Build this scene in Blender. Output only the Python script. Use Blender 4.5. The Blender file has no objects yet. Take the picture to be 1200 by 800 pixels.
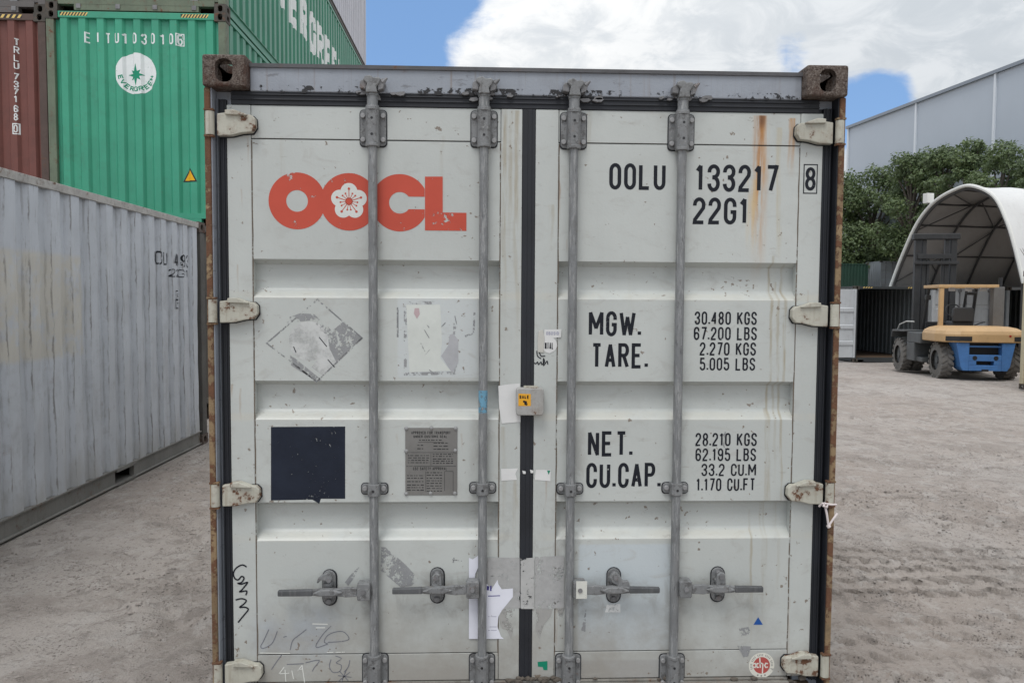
import bpy, bmesh, math, random
import numpy as np
from mathutils import Vector, Matrix
from mathutils.geometry import tessellate_polygon
R = math.radians
S = bpy.context.scene
COL = S.collection

# ------------------------------------------------------------------ camera
CAM = (-0.1665, -2.84407, 1.67703); YAW, PITCH, ROLL, FPX = 0.03633, -0.05155, 0.00591, 872.64
FW = Vector((math.sin(YAW) * math.cos(PITCH), math.cos(YAW) * math.cos(PITCH), math.sin(PITCH)))
RT0 = Vector((math.cos(YAW), -math.sin(YAW), 0)); UP0 = RT0.cross(FW)
RT = RT0 * math.cos(ROLL) + UP0 * math.sin(ROLL); UP = -RT0 * math.sin(ROLL) + UP0 * math.cos(ROLL)
cd = bpy.data.cameras.new('camera'); cam = bpy.data.objects.new('camera', cd); COL.objects.link(cam)
cam.matrix_world = Matrix(((RT.x, UP.x, -FW.x, CAM[0]), (RT.y, UP.y, -FW.y, CAM[1]), (RT.z, UP.z, -FW.z, CAM[2]), (0, 0, 0, 1)))
cd.sensor_width = 36; cd.lens = FPX / 1200 * 36; cd.clip_start = 0.05; cd.clip_end = 2000
S.camera = cam

# ------------------------------------------------------------------ node helper
class NT:
    def __init__(s, nt): s.t = nt; s.t.nodes.clear()
    def n(s, typ, **kw):
        x = s.t.nodes.new(typ)
        for k, v in kw.items(): setattr(x, k, v)
        return x
    def put(s, inp, v):
        if hasattr(v, 'is_output'): s.t.links.new(v, inp)
        elif isinstance(v, (tuple, list)):
            v = tuple(v)
            if len(inp.default_value) == 4 and len(v) == 3: v = v + (1,)
            inp.default_value = v
        else: inp.default_value = v
    def m(s, op, a, b=0.0, c=None, clamp=False):
        x = s.n('ShaderNodeMath', operation=op, use_clamp=clamp)
        s.put(x.inputs[0], a); s.put(x.inputs[1], b)
        if c is not None: s.put(x.inputs[2], c)
        return x.outputs[0]
    def vm(s, op, a, b=(0, 0, 0)):
        x = s.n('ShaderNodeVectorMath', operation=op); s.put(x.inputs[0], a); s.put(x.inputs[1], b)
        return x.outputs['Value'] if op in ('DOT_PRODUCT', 'LENGTH') else x.outputs[0]
    def mix(s, f, a, b, blend='MIX'):
        x = s.n('ShaderNodeMix', data_type='RGBA', blend_type=blend)
        s.put(x.inputs[0], f); s.put(x.inputs[6], a); s.put(x.inputs[7], b); return x.outputs[2]
    def noise(s, vec, scale, detail=4, rough=.55, dist=0.0):
        x = s.n('ShaderNodeTexNoise'); s.put(x.inputs['Vector'], vec); x.inputs['Scale'].default_value = scale
        x.inputs['Detail'].default_value = detail; x.inputs['Roughness'].default_value = rough; x.inputs['Distortion'].default_value = dist
        return x.outputs[0]
    def voro(s, vec, scale, out=0, feature='F1'):
        x = s.n('ShaderNodeTexVoronoi', feature=feature); s.put(x.inputs['Vector'], vec); x.inputs['Scale'].default_value = scale
        return x.outputs[out]
    def ss(s, v, a, b, lo=0.0, hi=1.0):
        x = s.n('ShaderNodeMapRange', interpolation_type='SMOOTHSTEP'); s.put(x.inputs[0], v)
        for i, q in enumerate((a, b, lo, hi)): x.inputs[1 + i].default_value = q
        return x.outputs[0]
    def sc(s, vec, v): return s.vm('MULTIPLY', vec, v)
    def xyz(s, vec):
        x = s.n('ShaderNodeSeparateXYZ'); s.put(x.inputs[0], vec); return x.outputs
    def box(s, c, x0, x1, z0, z1, soft=.02, ax=0, az=2):
        a = s.m('MULTIPLY', s.ss(c[ax], x0 - soft, x0 + soft), s.ss(c[ax], x1 - soft, x1 + soft, 1, 0))
        b = s.m('MULTIPLY', s.ss(c[az], z0 - soft, z0 + soft), s.ss(c[az], z1 - soft, z1 + soft, 1, 0))
        return s.m('MULTIPLY', a, b)

# ------------------------------------------------------------------ world, sun, exposure
SUN_EL, SUN_AZ = R(63), R(205)          # azimuth clockwise from +y
w = bpy.data.worlds.new('World'); S.world = w; w.use_nodes = True
g = NT(w.node_tree)
sky = g.n('ShaderNodeTexSky', sky_type='NISHITA', sun_disc=False)
sky.sun_elevation = SUN_EL; sky.sun_rotation = SUN_AZ; sky.air_density = 1.0; sky.dust_density = .6; sky.ozone_density = 2.0
d = g.n('ShaderNodeTexCoord').outputs['Generated']
dx, dy, dz = g.xyz(d)
def pixdir(px, py): return tuple((FW + RT * ((px - 600) / FPX) + UP * ((400 - py) / FPX)).normalized())
den = g.m('ADD', g.m('MAXIMUM', dz, 0.0), .22)
cmb = g.n('ShaderNodeCombineXYZ'); g.put(cmb.inputs[0], g.m('DIVIDE', dx, den)); g.put(cmb.inputs[1], g.m('DIVIDE', dy, den)); g.put(cmb.inputs[2], .37)
uv = cmb.outputs[0]
c1 = g.noise(uv, 1.35, 10, .60, .35); c2 = g.noise(g.vm('ADD', uv, (3.1, 7.7, 0)), 4.2, 9, .64, .5)
cov = g.m('ADD', g.m('MULTIPLY', g.m('SUBTRACT', c1, .5), 1.15), g.m('MULTIPLY', g.m('SUBTRACT', c2, .5), 1.0))
def hole(px, py, r1, k):                # clear gaps between the clouds, as directions in the sky
    dt = g.vm('DOT_PRODUCT', g.vm('NORMALIZE', d), pixdir(px, py))
    return g.m('MULTIPLY', g.m('MAXIMUM', g.m('SUBTRACT', 1., g.m('DIVIDE', g.m('ARCCOSINE', g.m('MINIMUM', dt, 1.)), r1)), 0.), k)
cov = g.m('ADD', cov, .30)
for a in ((468, 5, .105, 1.15), (400, -40, .19, 1.0), (1016, 132, .062, 1.2), (1060, 90, .05, .5), (905, 62, .05, .30), (640, 400, .18, .5)):
    cov = g.m('SUBTRACT', cov, hole(*a))
for a in ((430, 12, .035, .9), (740, 40, .26, .6), (860, 75, .06, .8), (1120, 40, .16, .6), (520, 40, .05, .35)):
    cov = g.m('ADD', cov, hole(*a))
cmask = g.ss(cov, -.02, .38)
shade = g.noise(g.vm('ADD', uv, (1.7, .4, 2)), 1.9, 8, .58, .5)
puff = g.noise(g.vm('ADD', uv, (.2, 5.4, 1)), 6.5, 9, .62, .6)
cl = g.mix(g.ss(shade, .38, .62), (7.2, 7.6, 8.0), (9.6, 9.75, 9.8))
cl = g.mix(g.m('MULTIPLY', g.ss(puff, .42, .62), .6), cl, (10.8, 10.8, 10.7))
cl = g.mix(g.m('MULTIPLY', g.ss(cov, .25, .7, 1, 0), .25), cl, (11., 11., 11.))
rgt = g.ss(g.vm('DOT_PRODUCT', g.vm('NORMALIZE', d), pixdir(1160, 50)), math.cos(.42), math.cos(.12), 0, .8)
cl = g.mix(rgt, cl, g.mix(g.ss(puff, .35, .65), (5.9, 6.4, 6.9), (7.4, 7.8, 8.2)))
ocast = g.m('ADD', .80, g.m('MULTIPLY', g.m('MAXIMUM', dz, 0.), .55))      # an overcast dome is brighter overhead than at the horizon
cl = g.vm('MULTIPLY', cl, g.vm('ADD', (0, 0, 0), ocast))
blue = g.mix(.55, sky.outputs[0], (2.6, 4.9, 9.2))
skc = g.mix(cmask, blue, cl)
bg = g.n('ShaderNodeBackground'); g.put(bg.inputs[0], skc); bg.inputs[1].default_value = .1
g.t.links.new(bg.outputs[0], g.n('ShaderNodeOutputWorld').inputs[0])
sl = bpy.data.lights.new('sun', 'SUN'); sl.energy = 1.6; sl.angle = R(24); sl.color = (1, .975, .94)
so = bpy.data.objects.new('sun', sl); COL.objects.link(so)
sd = Vector((math.sin(SUN_AZ) * math.cos(SUN_EL), math.cos(SUN_AZ) * math.cos(SUN_EL), math.sin(SUN_EL)))
so.rotation_euler = (-sd).to_track_quat('-Z', 'Y').to_euler(); so.location = sd * 60
vs = S.view_settings; vs.view_transform = 'Standard'; vs.look = 'None'; vs.gamma = 1; vs.use_curve_mapping = False; vs.exposure = 0.06
S.cycles.max_bounces = 6; S.cycles.transparent_max_bounces = 12

# ------------------------------------------------------------------ pixel -> point on a known plane
def ray(px, py): return FW + RT * ((px - 600) / FPX) + UP * ((400 - py) / FPX)
def U(px, py, y):                       # on the plane y = const: (x, z)
    r = ray(px, py); t = (y - CAM[1]) / r.y; return (CAM[0] + r.x * t, CAM[2] + r.z * t)
def US(px, py, x):                      # on the plane x = const: (y, z)
    r = ray(px, py); t = (x - CAM[0]) / r.x; return (CAM[1] + r.y * t, CAM[2] + r.z * t)
def gz(x, y):
    t = min(max((x - 2) / 5, 0), 1); t = t * t * (3 - 2 * t); return -0.0123 * min(max(y, 0), 24) * t

# ------------------------------------------------------------------ mesh helper
class MB:
    def __init__(s): s.v = []; s.f = []
    def add(s, v, f):
        o = len(s.v); s.v += [tuple(p) for p in v]; s.f += [tuple(i + o for i in q) for q in f]; return s
    def box(s, x0, x1, y0, y1, z0, z1):
        return s.add([(x, y, z) for x in (x0, x1) for y in (y0, y1) for z in (z0, z1)],
                     [(0, 1, 3, 2), (4, 6, 7, 5), (0, 4, 5, 1), (2, 3, 7, 6), (0, 2, 6, 4), (1, 5, 7, 3)])
    def prism(s, poly, axis, c0, c1):
        f = {'y': lambda a, b, c: (a, c, b), 'x': lambda a, b, c: (c, a, b), 'z': lambda a, b, c: (a, b, c)}[axis]
        n = len(poly); v = [f(a, b, c0) for a, b in poly] + [f(a, b, c1) for a, b in poly]
        return s.add(v, [tuple(range(n)), tuple(range(2 * n - 1, n - 1, -1))] + [(i, (i + 1) % n, n + (i + 1) % n, n + i) for i in range(n)])
    def tube(s, pts, r, seg=10, cap=True):
        pts = [Vector(p) for p in pts]; n = len(pts); rs = r if isinstance(r, (list, tuple)) else [r] * n
        V = []; up = None
        for i, p in enumerate(pts):
            t = (pts[min(i + 1, n - 1)] - pts[max(i - 1, 0)]).normalized()
            if up is None: up = t.orthogonal().normalized()
            up = (up - t * up.dot(t)).normalized(); b = t.cross(up)
            V += [p + (up * math.cos(k * 2 * math.pi / seg) + b * math.sin(k * 2 * math.pi / seg)) * rs[i] for k in range(seg)]
        F = [(i * seg + k, i * seg + (k + 1) % seg, (i + 1) * seg + (k + 1) % seg, (i + 1) * seg + k) for i in range(n - 1) for k in range(seg)]
        if cap: F += [tuple(range(seg)), tuple(range(n * seg - 1, (n - 1) * seg - 1, -1))]
        return s.add(V, F)
    def cyl(s, p0, p1, r, seg=14): return s.tube([p0, p1], r, seg)
    def flat(s, loops, y):              # polygon with holes, facing -y
        L = [[Vector((a, b, 0)) for a, b in l] for l in loops]
        pts = [(p.x, y, p.y) for l in L for p in l]
        return s.add(pts, [tuple(t) for t in tessellate_polygon(L)])
    def build(s, name, mat, parent=None, smooth=False, bevel=0, seg=2):
        me = bpy.data.meshes.new(name); me.from_pydata([tuple(p) for p in s.v], [], s.f); me.validate()
        bm = bmesh.new(); bm.from_mesh(me); bmesh.ops.recalc_face_normals(bm, faces=bm.faces); bm.to_mesh(me); bm.free()
        me.materials.append(mat)
        if smooth: me.shade_smooth(); me.set_sharp_from_angle(angle=R(36))
        o = bpy.data.objects.new(name, me); COL.objects.link(o)
        if bevel:
            b = o.modifiers.new('bevel', 'BEVEL'); b.width = bevel; b.segments = seg; b.limit_method = 'ANGLE'; b.angle_limit = R(35)
        if parent: o.parent = parent
        return o
def thing(name, label, cat, loc=(0, 0, 0), rotz=0, group=None):
    o = bpy.data.objects.new(name, None); COL.objects.link(o); o.location = loc; o.rotation_euler = (0, 0, rotz)
    return tag(o, label, cat, group)
def tag(o, label, cat, group=None):
    o['label'] = label; o['category'] = cat
    if group: o['group'] = group
    return o
def share(src, parent, loc=(0, 0, 0), rot=(0, 0, 0)):
    c = src.copy(); COL.objects.link(c); c.parent = parent; c.location = loc; c.rotation_euler = rot; return c
rnd = random.Random(7)
def cat(P, n=6):
    o = []; P = [Vector(p) for p in P]
    for i in range(len(P) - 1):
        a, b, c, d_2 = P[max(i - 1, 0)], P[i], P[i + 1], P[min(i + 2, len(P) - 1)]
        for k2 in range(n):
            t = k2 / n; o.append(.5 * ((2 * b) + (c - a) * t + (2 * a - 5 * b + 4 * c - d_2) * t * t + (3 * b - a - 3 * c + d_2) * t ** 3))
    o.append(P[-1]); return o

# ------------------------------------------------------------------ materials
def mat_new(name):
    m = bpy.data.materials.new(name); m.use_nodes = True; return m, NT(m.node_tree)
def finish(g, base, rough, metal=0, bump=None, bstr=.3, bdist=.004, alpha=None, spec=.5):
    p = g.n('ShaderNodeBsdfPrincipled'); g.put(p.inputs['Base Color'], base); g.put(p.inputs['Roughness'], rough); g.put(p.inputs['Metallic'], metal)
    p.inputs['Specular IOR Level'].default_value = spec
    if alpha is not None: g.put(p.inputs['Alpha'], alpha)
    if bump is not None:
        b = g.n('ShaderNodeBump'); b.inputs['Strength'].default_value = bstr; b.inputs['Distance'].default_value = bdist
        g.put(b.inputs['Height'], bump); g.put(p.inputs['Normal'], b.outputs[0])
    g.t.links.new(p.outputs[0], g.n('ShaderNodeOutputMaterial').inputs[0]); return p
def coords(g, jitter=True):
    tc = g.n('ShaderNodeTexCoord').outputs['Object']
    if not jitter: return tc, tc
    r = g.n('ShaderNodeObjectInfo').outputs['Random']
    c = g.n('ShaderNodeCombineXYZ'); 
    for i, k in enumerate((37., 61., 83.)): g.put(c.inputs[i], g.m('MULTIPLY', r, k))
    return tc, g.vm('ADD', tc, c.outputs[0])
RUST1, RUST2 = (.070, .034, .020), (.185, .085, .042)
def paint(name, col, rough=.45, var=.08, dirt=.3, dirtcol=(.10, .09, .08), rust=0., streak=.2, scale=1., bump=.25, metal=0, extra=None, rustscale=14., jitter=True):
    m, g = mat_new(name); tc, q = coords(g, jitter)
    a = tuple(min(c * (1 - var), 1) for c in col); b = tuple(min(c * (1 + var), 1) for c in col)
    base = g.mix(g.ss(g.noise(q, 1.4 * scale, 5, .6), .3, .7), a, b)
    st = g.noise(g.sc(q, (16 * scale, 16 * scale, .9 * scale)), 1., 5, .6)
    base = g.mix(g.m('MULTIPLY', g.ss(st, .52, .78), streak), base, dirtcol)
    dn = g.noise(q, 7 * scale, 9, .68); dl = g.noise(q, 1.1 * scale, 3, .5)
    df = g.m('MULTIPLY', g.ss(g.m('ADD', g.m('MULTIPLY', dn, .7), g.m('MULTIPLY', dl, .3)), .5, .7), dirt)
    base = g.mix(df, base, dirtcol)
    rgh = g.m('ADD', rough, g.m('MULTIPLY', df, .3))
    h = g.noise(q, 90 * scale, 3, .6)
    if extra: base = extra(g, base, tc, q)
    if rust > 0:
        rn = g.m('ADD', g.m('MULTIPLY', g.noise(q, rustscale, 8, .68), .7), g.m('MULTIPLY', g.noise(q, 2.3, 3, .5), .3))
        t = .69 - .30 * rust
        rm = g.ss(rn, t, t + .045)
        rc = g.mix(g.noise(q, 45, 5, .7), RUST1, RUST2)
        halo = g.ss(rn, t - .06, t, 0, .45)
        base = g.mix(halo, base, tuple(c * .6 + r_ * .4 for c, r_ in zip(col, RUST2)))
        base = g.mix(rm, base, rc); rgh = g.m('MAXIMUM', rgh, g.m('MULTIPLY', rm, .88)); h = g.m('ADD', h, g.m('MULTIPLY', rm, .9))
    finish(g, base, rgh, metal, h, bump, .003)
    return m
def plain(name, col, rough=.5, metal=0, var=.1, scale=20, bump=.15):
    m, g = mat_new(name); tc, q = coords(g)
    base = g.mix(g.noise(q, scale, 6, .6), tuple(c * (1 - var) for c in col), tuple(min(1, c * (1 + var)) for c in col))
    finish(g, base, rough, metal, g.noise(q, scale * 6, 3), bump, .002); return m
def ink(name, col, wear=.3, rough=.5, scale=60., var=.12, big=6.):
    m, g = mat_new(name); tc, q = coords(g, False)
    n = g.m('ADD', g.m('MULTIPLY', g.noise(q, scale, 6, .7), .6), g.m('MULTIPLY', g.noise(q, big, 4, .6), .4))
    t = .36 + .12 * wear
    base = g.mix(g.noise(q, 9, 5, .6), tuple(c * (1 - var) for c in col), tuple(min(1, c * (1 + var)) for c in col))
    finish(g, base, rough, 0, alpha=g.ss(n, t - .015, t + .015), spec=.2); return m

# ------------------------------------------------------------------ lettering drawn as strokes
def arc(cx, cy, rx, ry, a0, a1, n=9):
    return [(cx + rx * math.cos(R(a0 + (a1 - a0) * i / n)), cy + ry * math.sin(R(a0 + (a1 - a0) * i / n))) for i in range(n + 1)]
b_ = .24
FONT = {
 'O': [(arc(.5, 1 - b_, .5, b_, 0, 180) + arc(.5, b_, .5, b_, 180, 360), 1)],
 'C': [([(1, .66)] + arc(.5, 1 - b_, .5, b_, 0, 180) + arc(.5, b_, .5, b_, 180, 360) + [(1, .34)], 0)],
 'G': [([(1, .68)] + arc(.5, 1 - b_, .5, b_, 0, 180) + arc(.5, b_, .5, b_, 180, 360) + [(1, .46), (.55, .46)], 0)],
 'U': [([(0, 1)] + arc(.5, b_, .5, b_, 180, 360) + [(1, 1)], 0)],
 'S': [([(1, .74)] + arc(.5, .77, .5, .23, 0, 180) + [(.02, .68), (.2, .57), (.8, .43), (.98, .32)] + arc(.5, .23, .5, .23, 0, -180) + [(0, .27)], 0)],
 '3': [([(0, .74)] + arc(.5, .77, .5, .23, 180, -90, 16) + [(.34, .54)], 0), ([(.34, .52)] + arc(.5, .26, .5, .26, 90, -180, 16), 0)],
 '8': [(arc(.5, .76, .45, .24, 0, 360, 16)[:-1], 1), (arc(.5, .26, .5, .26, 0, 360, 16)[:-1], 1)],
 '2': [([(0, .72)] + arc(.5, .76, .5, .24, 180, 0) + [(.96, .62), (.04, .12), (.0, 0), (1, 0)], 0)],
 '5': [([(.95, 1), (.1, 1), (.04, .54), (.3, .62), (.6, .62), (.9, .54), (1, .42)] + arc(.5, .24, .5, .24, 0, -180), 0)],
 '6': [([(.98, .78)] + arc(.5, .77, .5, .23, 0, 180) + [(0, .28)], 0), (arc(.5, .28, .5, .28, 0, 360, 16)[:-1], 1)],
 '9': [([(.02, .22)] + arc(.5, .23, .5, .23, 180, 360) + [(1, .72)], 0), (arc(.5, .72, .5, .28, 0, 360, 16)[:-1], 1)],
 '7': [([(0, 1), (1, 1), (.35, 0)], 0)], '4': [([(.74, 0), (.74, 1), (0, .28), (1, .28)], 0)], '1': [([(.62, 0), (.62, 1), (.0, .80)], 0)],
 'A': [([(0, 0), (.5, 1), (1, 0)], 0), ([(.17, .3), (.83, .3)], 0)], 'E': [([(1, 1), (0, 1), (0, 0), (1, 0)], 0), ([(0, .52), (.85, .52)], 0)],
 'F': [([(1, 1), (0, 1), (0, 0)], 0), ([(0, .52), (.85, .52)], 0)], 'I': [([(.5, 0), (.5, 1)], 0)], 'L': [([(0, 1), (0, 0), (1, 0)], 0)],
 'K': [([(0, 0), (0, 1)], 0), ([(1, 1), (0, .42)], 0), ([(.3, .6), (1, 0)], 0)], 'M': [([(0, 0), (0, 1), (.5, .3), (1, 1), (1, 0)], 0)],
 'N': [([(0, 0), (0, 1), (1, 0), (1, 1)], 0)], 'P': [([(0, 0), (0, 1), (.5, 1)] + arc(.6, .76, .4, .24, 90, -90) + [(0, .52)], 0)],
 'R': [([(0, 0), (0, 1), (.5, 1)] + arc(.6, .76, .4, .24, 90, -90) + [(0, .52)], 0), ([(.5, .52), (1, 0)], 0)],
 'T': [([(.5, 0), (.5, 1)], 0), ([(0, 1), (1, 1)], 0)], 'V': [([(0, 1), (.5, 0), (1, 1)], 0)], 'W': [([(0, 1), (.25, 0), (.5, .8), (.75, 0), (1, 1)], 0)],
 'B': [([(0, 0), (0, 1), (.5, 1)] + arc(.55, .77, .4, .23, 90, -90) + [(0, .54)], 0), ([(0, 0), (.5, 0)] + arc(.55, .27, .45, .27, -90, 90), 0)],
 'D': [([(0, 0), (0, 1), (.4, 1)] + arc(.4, .5, .6, .5, 90, -90) + [(0, 0)], 0)], 'H': [([(0, 0), (0, 1)], 0), ([(1, 0), (1, 1)], 0), ([(0, .5), (1, .5)], 0)],
 '.': [([(.5, 0), (.5, .15)], 0)], 'Z': [([(0, 1), (1, 1), (0, 0), (1, 0)], 0)], 'X': [([(0, 0), (1, 1)], 0), ([(0, 1), (1, 0)], 0)], 'Y': [([(0, 1), (.5, .5), (1, 1)], 0), ([(.5, .5), (.5, 0)], 0)]}
FONT['0'] = FONT['O']
NARROW = {'1': .72, 'I': .3, '.': .25, ' ': .6, 'M': 1.35, 'W': 1.5, 'K': 1.05}
def stroke(mb, pts, wd, closed, put):
    P = [Vector(p) for p in pts]
    if not closed and len(P) > 2:
        cut = [0]
        for i in range(1, len(P) - 1):
            a, b = P[i] - P[i - 1], P[i + 1] - P[i]
            if a.length > wd * .8 and b.length > wd * .8 and a.angle(b, 0) > R(50): cut.append(i)
        cut.append(len(P) - 1)
        if len(cut) > 2:
            for k in range(len(cut) - 1):
                sub = [p.copy() for p in P[cut[k]:cut[k + 1] + 1]]
                for end, idx in ((0, cut[k]), (-1, cut[k + 1])):
                    if idx in (0, len(P) - 1): continue
                    ang = (P[idx] - P[idx - 1]).angle(P[idx + 1] - P[idx], 0); ex = wd * (.5 if ang < R(110) else .12)
                    o = sub[1] if end == 0 else sub[-2]; dv = (sub[end] - o).normalized() * ex; sub[end] = sub[end] + dv
                n0 = len(mb.v); stroke_run(mb, sub, wd, 0, put); mb.v[n0:] = [(p[0], p[1] - .00012 * (k % 2), p[2]) for p in mb.v[n0:]]
            return
    stroke_run(mb, P, wd, closed, put)
def stroke_run(mb, pts, wd, closed, put):
    pts = [Vector(p) for p in pts]; n = len(pts); L = []
    for i, p in enumerate(pts):
        a = pts[(i - 1) % n] if (closed or i > 0) else None; c = pts[(i + 1) % n] if (closed or i < n - 1) else None
        d1 = (p - a).normalized() if a is not None and (p - a).length > 1e-9 else None
        d2 = (c - p).normalized() if c is not None and (c - p).length > 1e-9 else None
        d1 = d1 or d2; d2 = d2 or d1
        t = (d1 + d2); t = t.normalized() if t.length > 1e-6 else d1
        nn = Vector((-t.y, t.x)); k = min(1.0 / max(nn.dot(Vector((-d1.y, d1.x))), .35), 2.2)
        L.append((p + nn * wd * .5 * k, p - nn * wd * .5 * k))
    V = [put(q.x, q.y) for ab in L for q in ab]; m = n if closed else n - 1
    mb.add(V, [(2 * i, 2 * i + 1, 2 * ((i + 1) % n) + 1, 2 * ((i + 1) % n)) for i in range(m)])
def text2d(mb, s, x0, x1, z0, z1, put, wd=None, gap=.28, each=False):
    """mb: one MB for everything, or a list that gets one MB per word (or per letter)"""
    adv = [NARROW.get(c, 1.) for c in s]; tot = sum(adv) + gap * (len(s) - 1); u = (x1 - x0) / tot; H = z1 - z0
    wd = wd or H * .125; x = x0; cur = mb
    if isinstance(mb, list): cur = None
    for c, a in zip(s, adv):
        ww = a * u
        if isinstance(mb, list) and (cur is None or each or c == ' '): cur = MB(); mb.append(cur)
        for i, (pts, cl) in enumerate(FONT.get(c, [])):
            ix = min(wd * .5, ww * .4); n0 = len(cur.v)
            stroke(cur, [(x + ix + px * (ww - 2 * ix), z0 + wd * .5 + py * (H - wd)) for px, py in pts], wd, cl, put)
            cur.v[n0:] = [(p[0], p[1] - .00015 * i, p[2]) for p in cur.v[n0:]]
        x += ww + gap * u
    return mb
def drape(mb, breaks, place):           # cut a flat drawing at the folds of a corrugated sheet and lay it on
    bm = bmesh.new(); vs_ = [bm.verts.new(p) for p in mb.v]
    for f in mb.f:
        try: bm.faces.new([vs_[i] for i in f])
        except ValueError: pass
    lo = min(p[0] for p in mb.v); hi = max(p[0] for p in mb.v)
    for t in breaks:
        if lo < t < hi: bmesh.ops.bisect_plane(bm, geom=bm.verts[:] + bm.edges[:] + bm.faces[:], plane_co=(t, 0, 0), plane_no=(1, 0, 0))
    bm.verts.index_update()
    o = MB(); o.v = [place(v.co.x, v.co.y, v.co.z) for v in bm.verts]; o.f = [tuple(v.index for v in f.verts) for f in bm.faces]; bm.free(); return o

# ------------------------------------------------------------------ ground
def vnoise(x, y, f, seed):
    xi = np.floor(x * f).astype(np.int64); yi = np.floor(y * f).astype(np.int64); fx = x * f - xi; fy = y * f - yi
    def h(a, b):
        k = (a * 374761393 + b * 668265263 + seed * 1442695041) & 0x7fffffff
        k = ((k ^ (k >> 13)) * 1274126177) & 0x7fffffff; return ((k ^ (k >> 16)) & 0xffff) / 65535.0
    fx = fx * fx * (3 - 2 * fx); fy = fy * fy * (3 - 2 * fy)
    return (h(xi, yi) * (1 - fx) + h(xi + 1, yi) * fx) * (1 - fy) + (h(xi, yi + 1) * (1 - fx) + h(xi + 1, yi + 1) * fx) * fy
def geo(a, b, s0, k):
    o = [a]; s = s0; sg = 1 if b > a else -1
    while abs(o[-1] - a) < abs(b - a): o.append(o[-1] + sg * s); s *= k
    return o
gx = sorted(set(np.round(geo(-4.4, -420, .06, 1.16) + list(np.arange(-4.38, -1.0, .022)) + list(np.arange(-1.0, .95, .15)) + list(np.arange(.96, 4.6, .022)) + geo(4.62, 420, .03, 1.045), 4)))
gy = sorted(set(np.round(geo(.2, -420, .1, 1.25) + list(np.arange(.22, 5.2, .021)) + geo(5.22, 620, .024, 1.03), 4)))
X, Y = np.meshgrid(np.array(gx), np.array(gy))
t_ = np.clip((X - 2) / 5, 0, 1); t_ = t_ * t_ * (3 - 2 * t_)
Z = -0.0123 * np.clip(Y, 0, 24) * t_
fade = np.clip(1.3 - (np.abs(X) + np.abs(Y)) / 45, .0, 1)
def fbm(x, y, f, n, s): return sum((vnoise(x, y, f * 2 ** i, s + i) - .5) * .55 ** i for i in range(n))
rough_ = np.clip(fbm(X, Y, .7, 3, 3) * 2.2 + .55, .15, 1.2)
warp = fbm(X, Y, 1.3, 2, 77)
d_ = fbm(X, Y, .5, 3, 11) * .06 + rough_ * (fbm(X + warp, Y + warp * .4, 3.2, 3, 21) * .034 + fbm(X + warp * .2, Y, 9., 3, 31) * .030)
clod = np.clip(vnoise(X + warp * .3, Y, 10.5, 51) - .66, 0, 1) ** .8 * .075 * np.clip(rough_ - .25, 0, 1)
pit = np.clip(vnoise(X - warp * .3, Y, 7.5, 57) - .70, 0, 1) * .09 * rough_
slab = np.clip((vnoise(X * .7 + warp, Y * 1.6 - warp, 4.0, 61) - .55) * 9, 0, 1) * .012 * rough_   # flakes of dried mud
d_ = d_ + clod + slab - pit
# a lugged tyre has rolled across the wet ground on the right
def track(yc, half, pitch, rows, amp, slope, x_lo, ph):
    yy = Y - (yc + slope * X); on = (np.abs(yy) < half) & (X > x_lo)
    row = np.floor((yy + half) / (2 * half / rows)); fy = ((yy + half) / (2 * half / rows)) % 1
    fx = ((X + ph + row * pitch * .62 + (fy - .5) * pitch * 1.3 + warp * .10) / pitch) % 1
    sz = vnoise(np.floor((X + ph) / pitch) * .37, row * 1.7, 1.0, 17) * .14
    lug = np.clip((.21 + sz * .7 - np.abs(fx - .5)) / .08, 0, 1) * np.clip((.20 + sz * .6 - np.abs(fy - .5)) / .12, 0, 1)
    keep = np.clip((vnoise(X, Y, 2.0, 91 + rows) - .0) * 4, .55, 1)
    rim = np.clip((.55 - np.abs(fx - .5)) / .10, 0, 1) * np.clip((.36 - np.abs(fy - .5)) / .1, 0, 1) * .25
    return np.where(on, amp * keep * (rim - lug), 0)
inside = np.clip((.50 - np.abs(Y - 1.72 + .03 * X)) / .08, 0, 1) * (X > 1.2)
d_ = d_ * (1 - .55 * inside)
d_ = d_ + track(1.76, .475, .138, 5, .11, -.02, 1.25, 0) + track(.66, .38, .15, 4, .035, .03, 1.25, .07) + track(3.75, .2, .16, 2, .03, -.03, 1.25, .03) + track(5.1, .3, .16, 3, .02, -.02, 1.25, .05)
flatm = np.clip((np.abs(X) - 1.02) / .15, 0, 1)
Z = Z + d_ * fade * np.where((Y > 0) & (Y < 6.2), flatm, 1) * np.clip((X + 3.42) / .2, .0, 1) ** .5
Z = np.where(X < -3.4, np.minimum(Z, 0.0), Z)
nx, ny = len(gx), len(gy)
me = bpy.data.meshes.new('ground'); ii = (np.arange(ny - 1)[:, None] * nx + np.arange(nx - 1)[None, :]).ravel()
quads = np.stack([ii, ii + 1, ii + nx + 1, ii + nx], 1)
me.vertices.add(nx * ny); me.vertices.foreach_set('co', np.stack([X.ravel(), Y.ravel(), Z.ravel()], 1).astype(np.float32).ravel())
me.loops.add(quads.size); me.loops.foreach_set('vertex_index', quads.ravel().astype(np.int32))
me.polygons.add(len(quads)); me.polygons.foreach_set('loop_start', (np.arange(len(quads)) * 4).astype(np.int32)); me.polygons.foreach_set('loop_total', np.full(len(quads), 4, np.int32))
me.update(); me.validate(); me.shade_smooth()
m, g = mat_new('dirt'); tc, q = coords(g, False)
c0 = g.mix(g.ss(g.noise(q, .35, 5, .6), .35, .65), (.385, .335, .298), (.43, .390, .358))
c0 = g.mix(g.m('MULTIPLY', g.ss(g.noise(g.sc(q, (1.1, 1.0, 1)), 1.1, 8, .68, .6), .47, .62), .6), c0, (.275, .240, .213))
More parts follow.
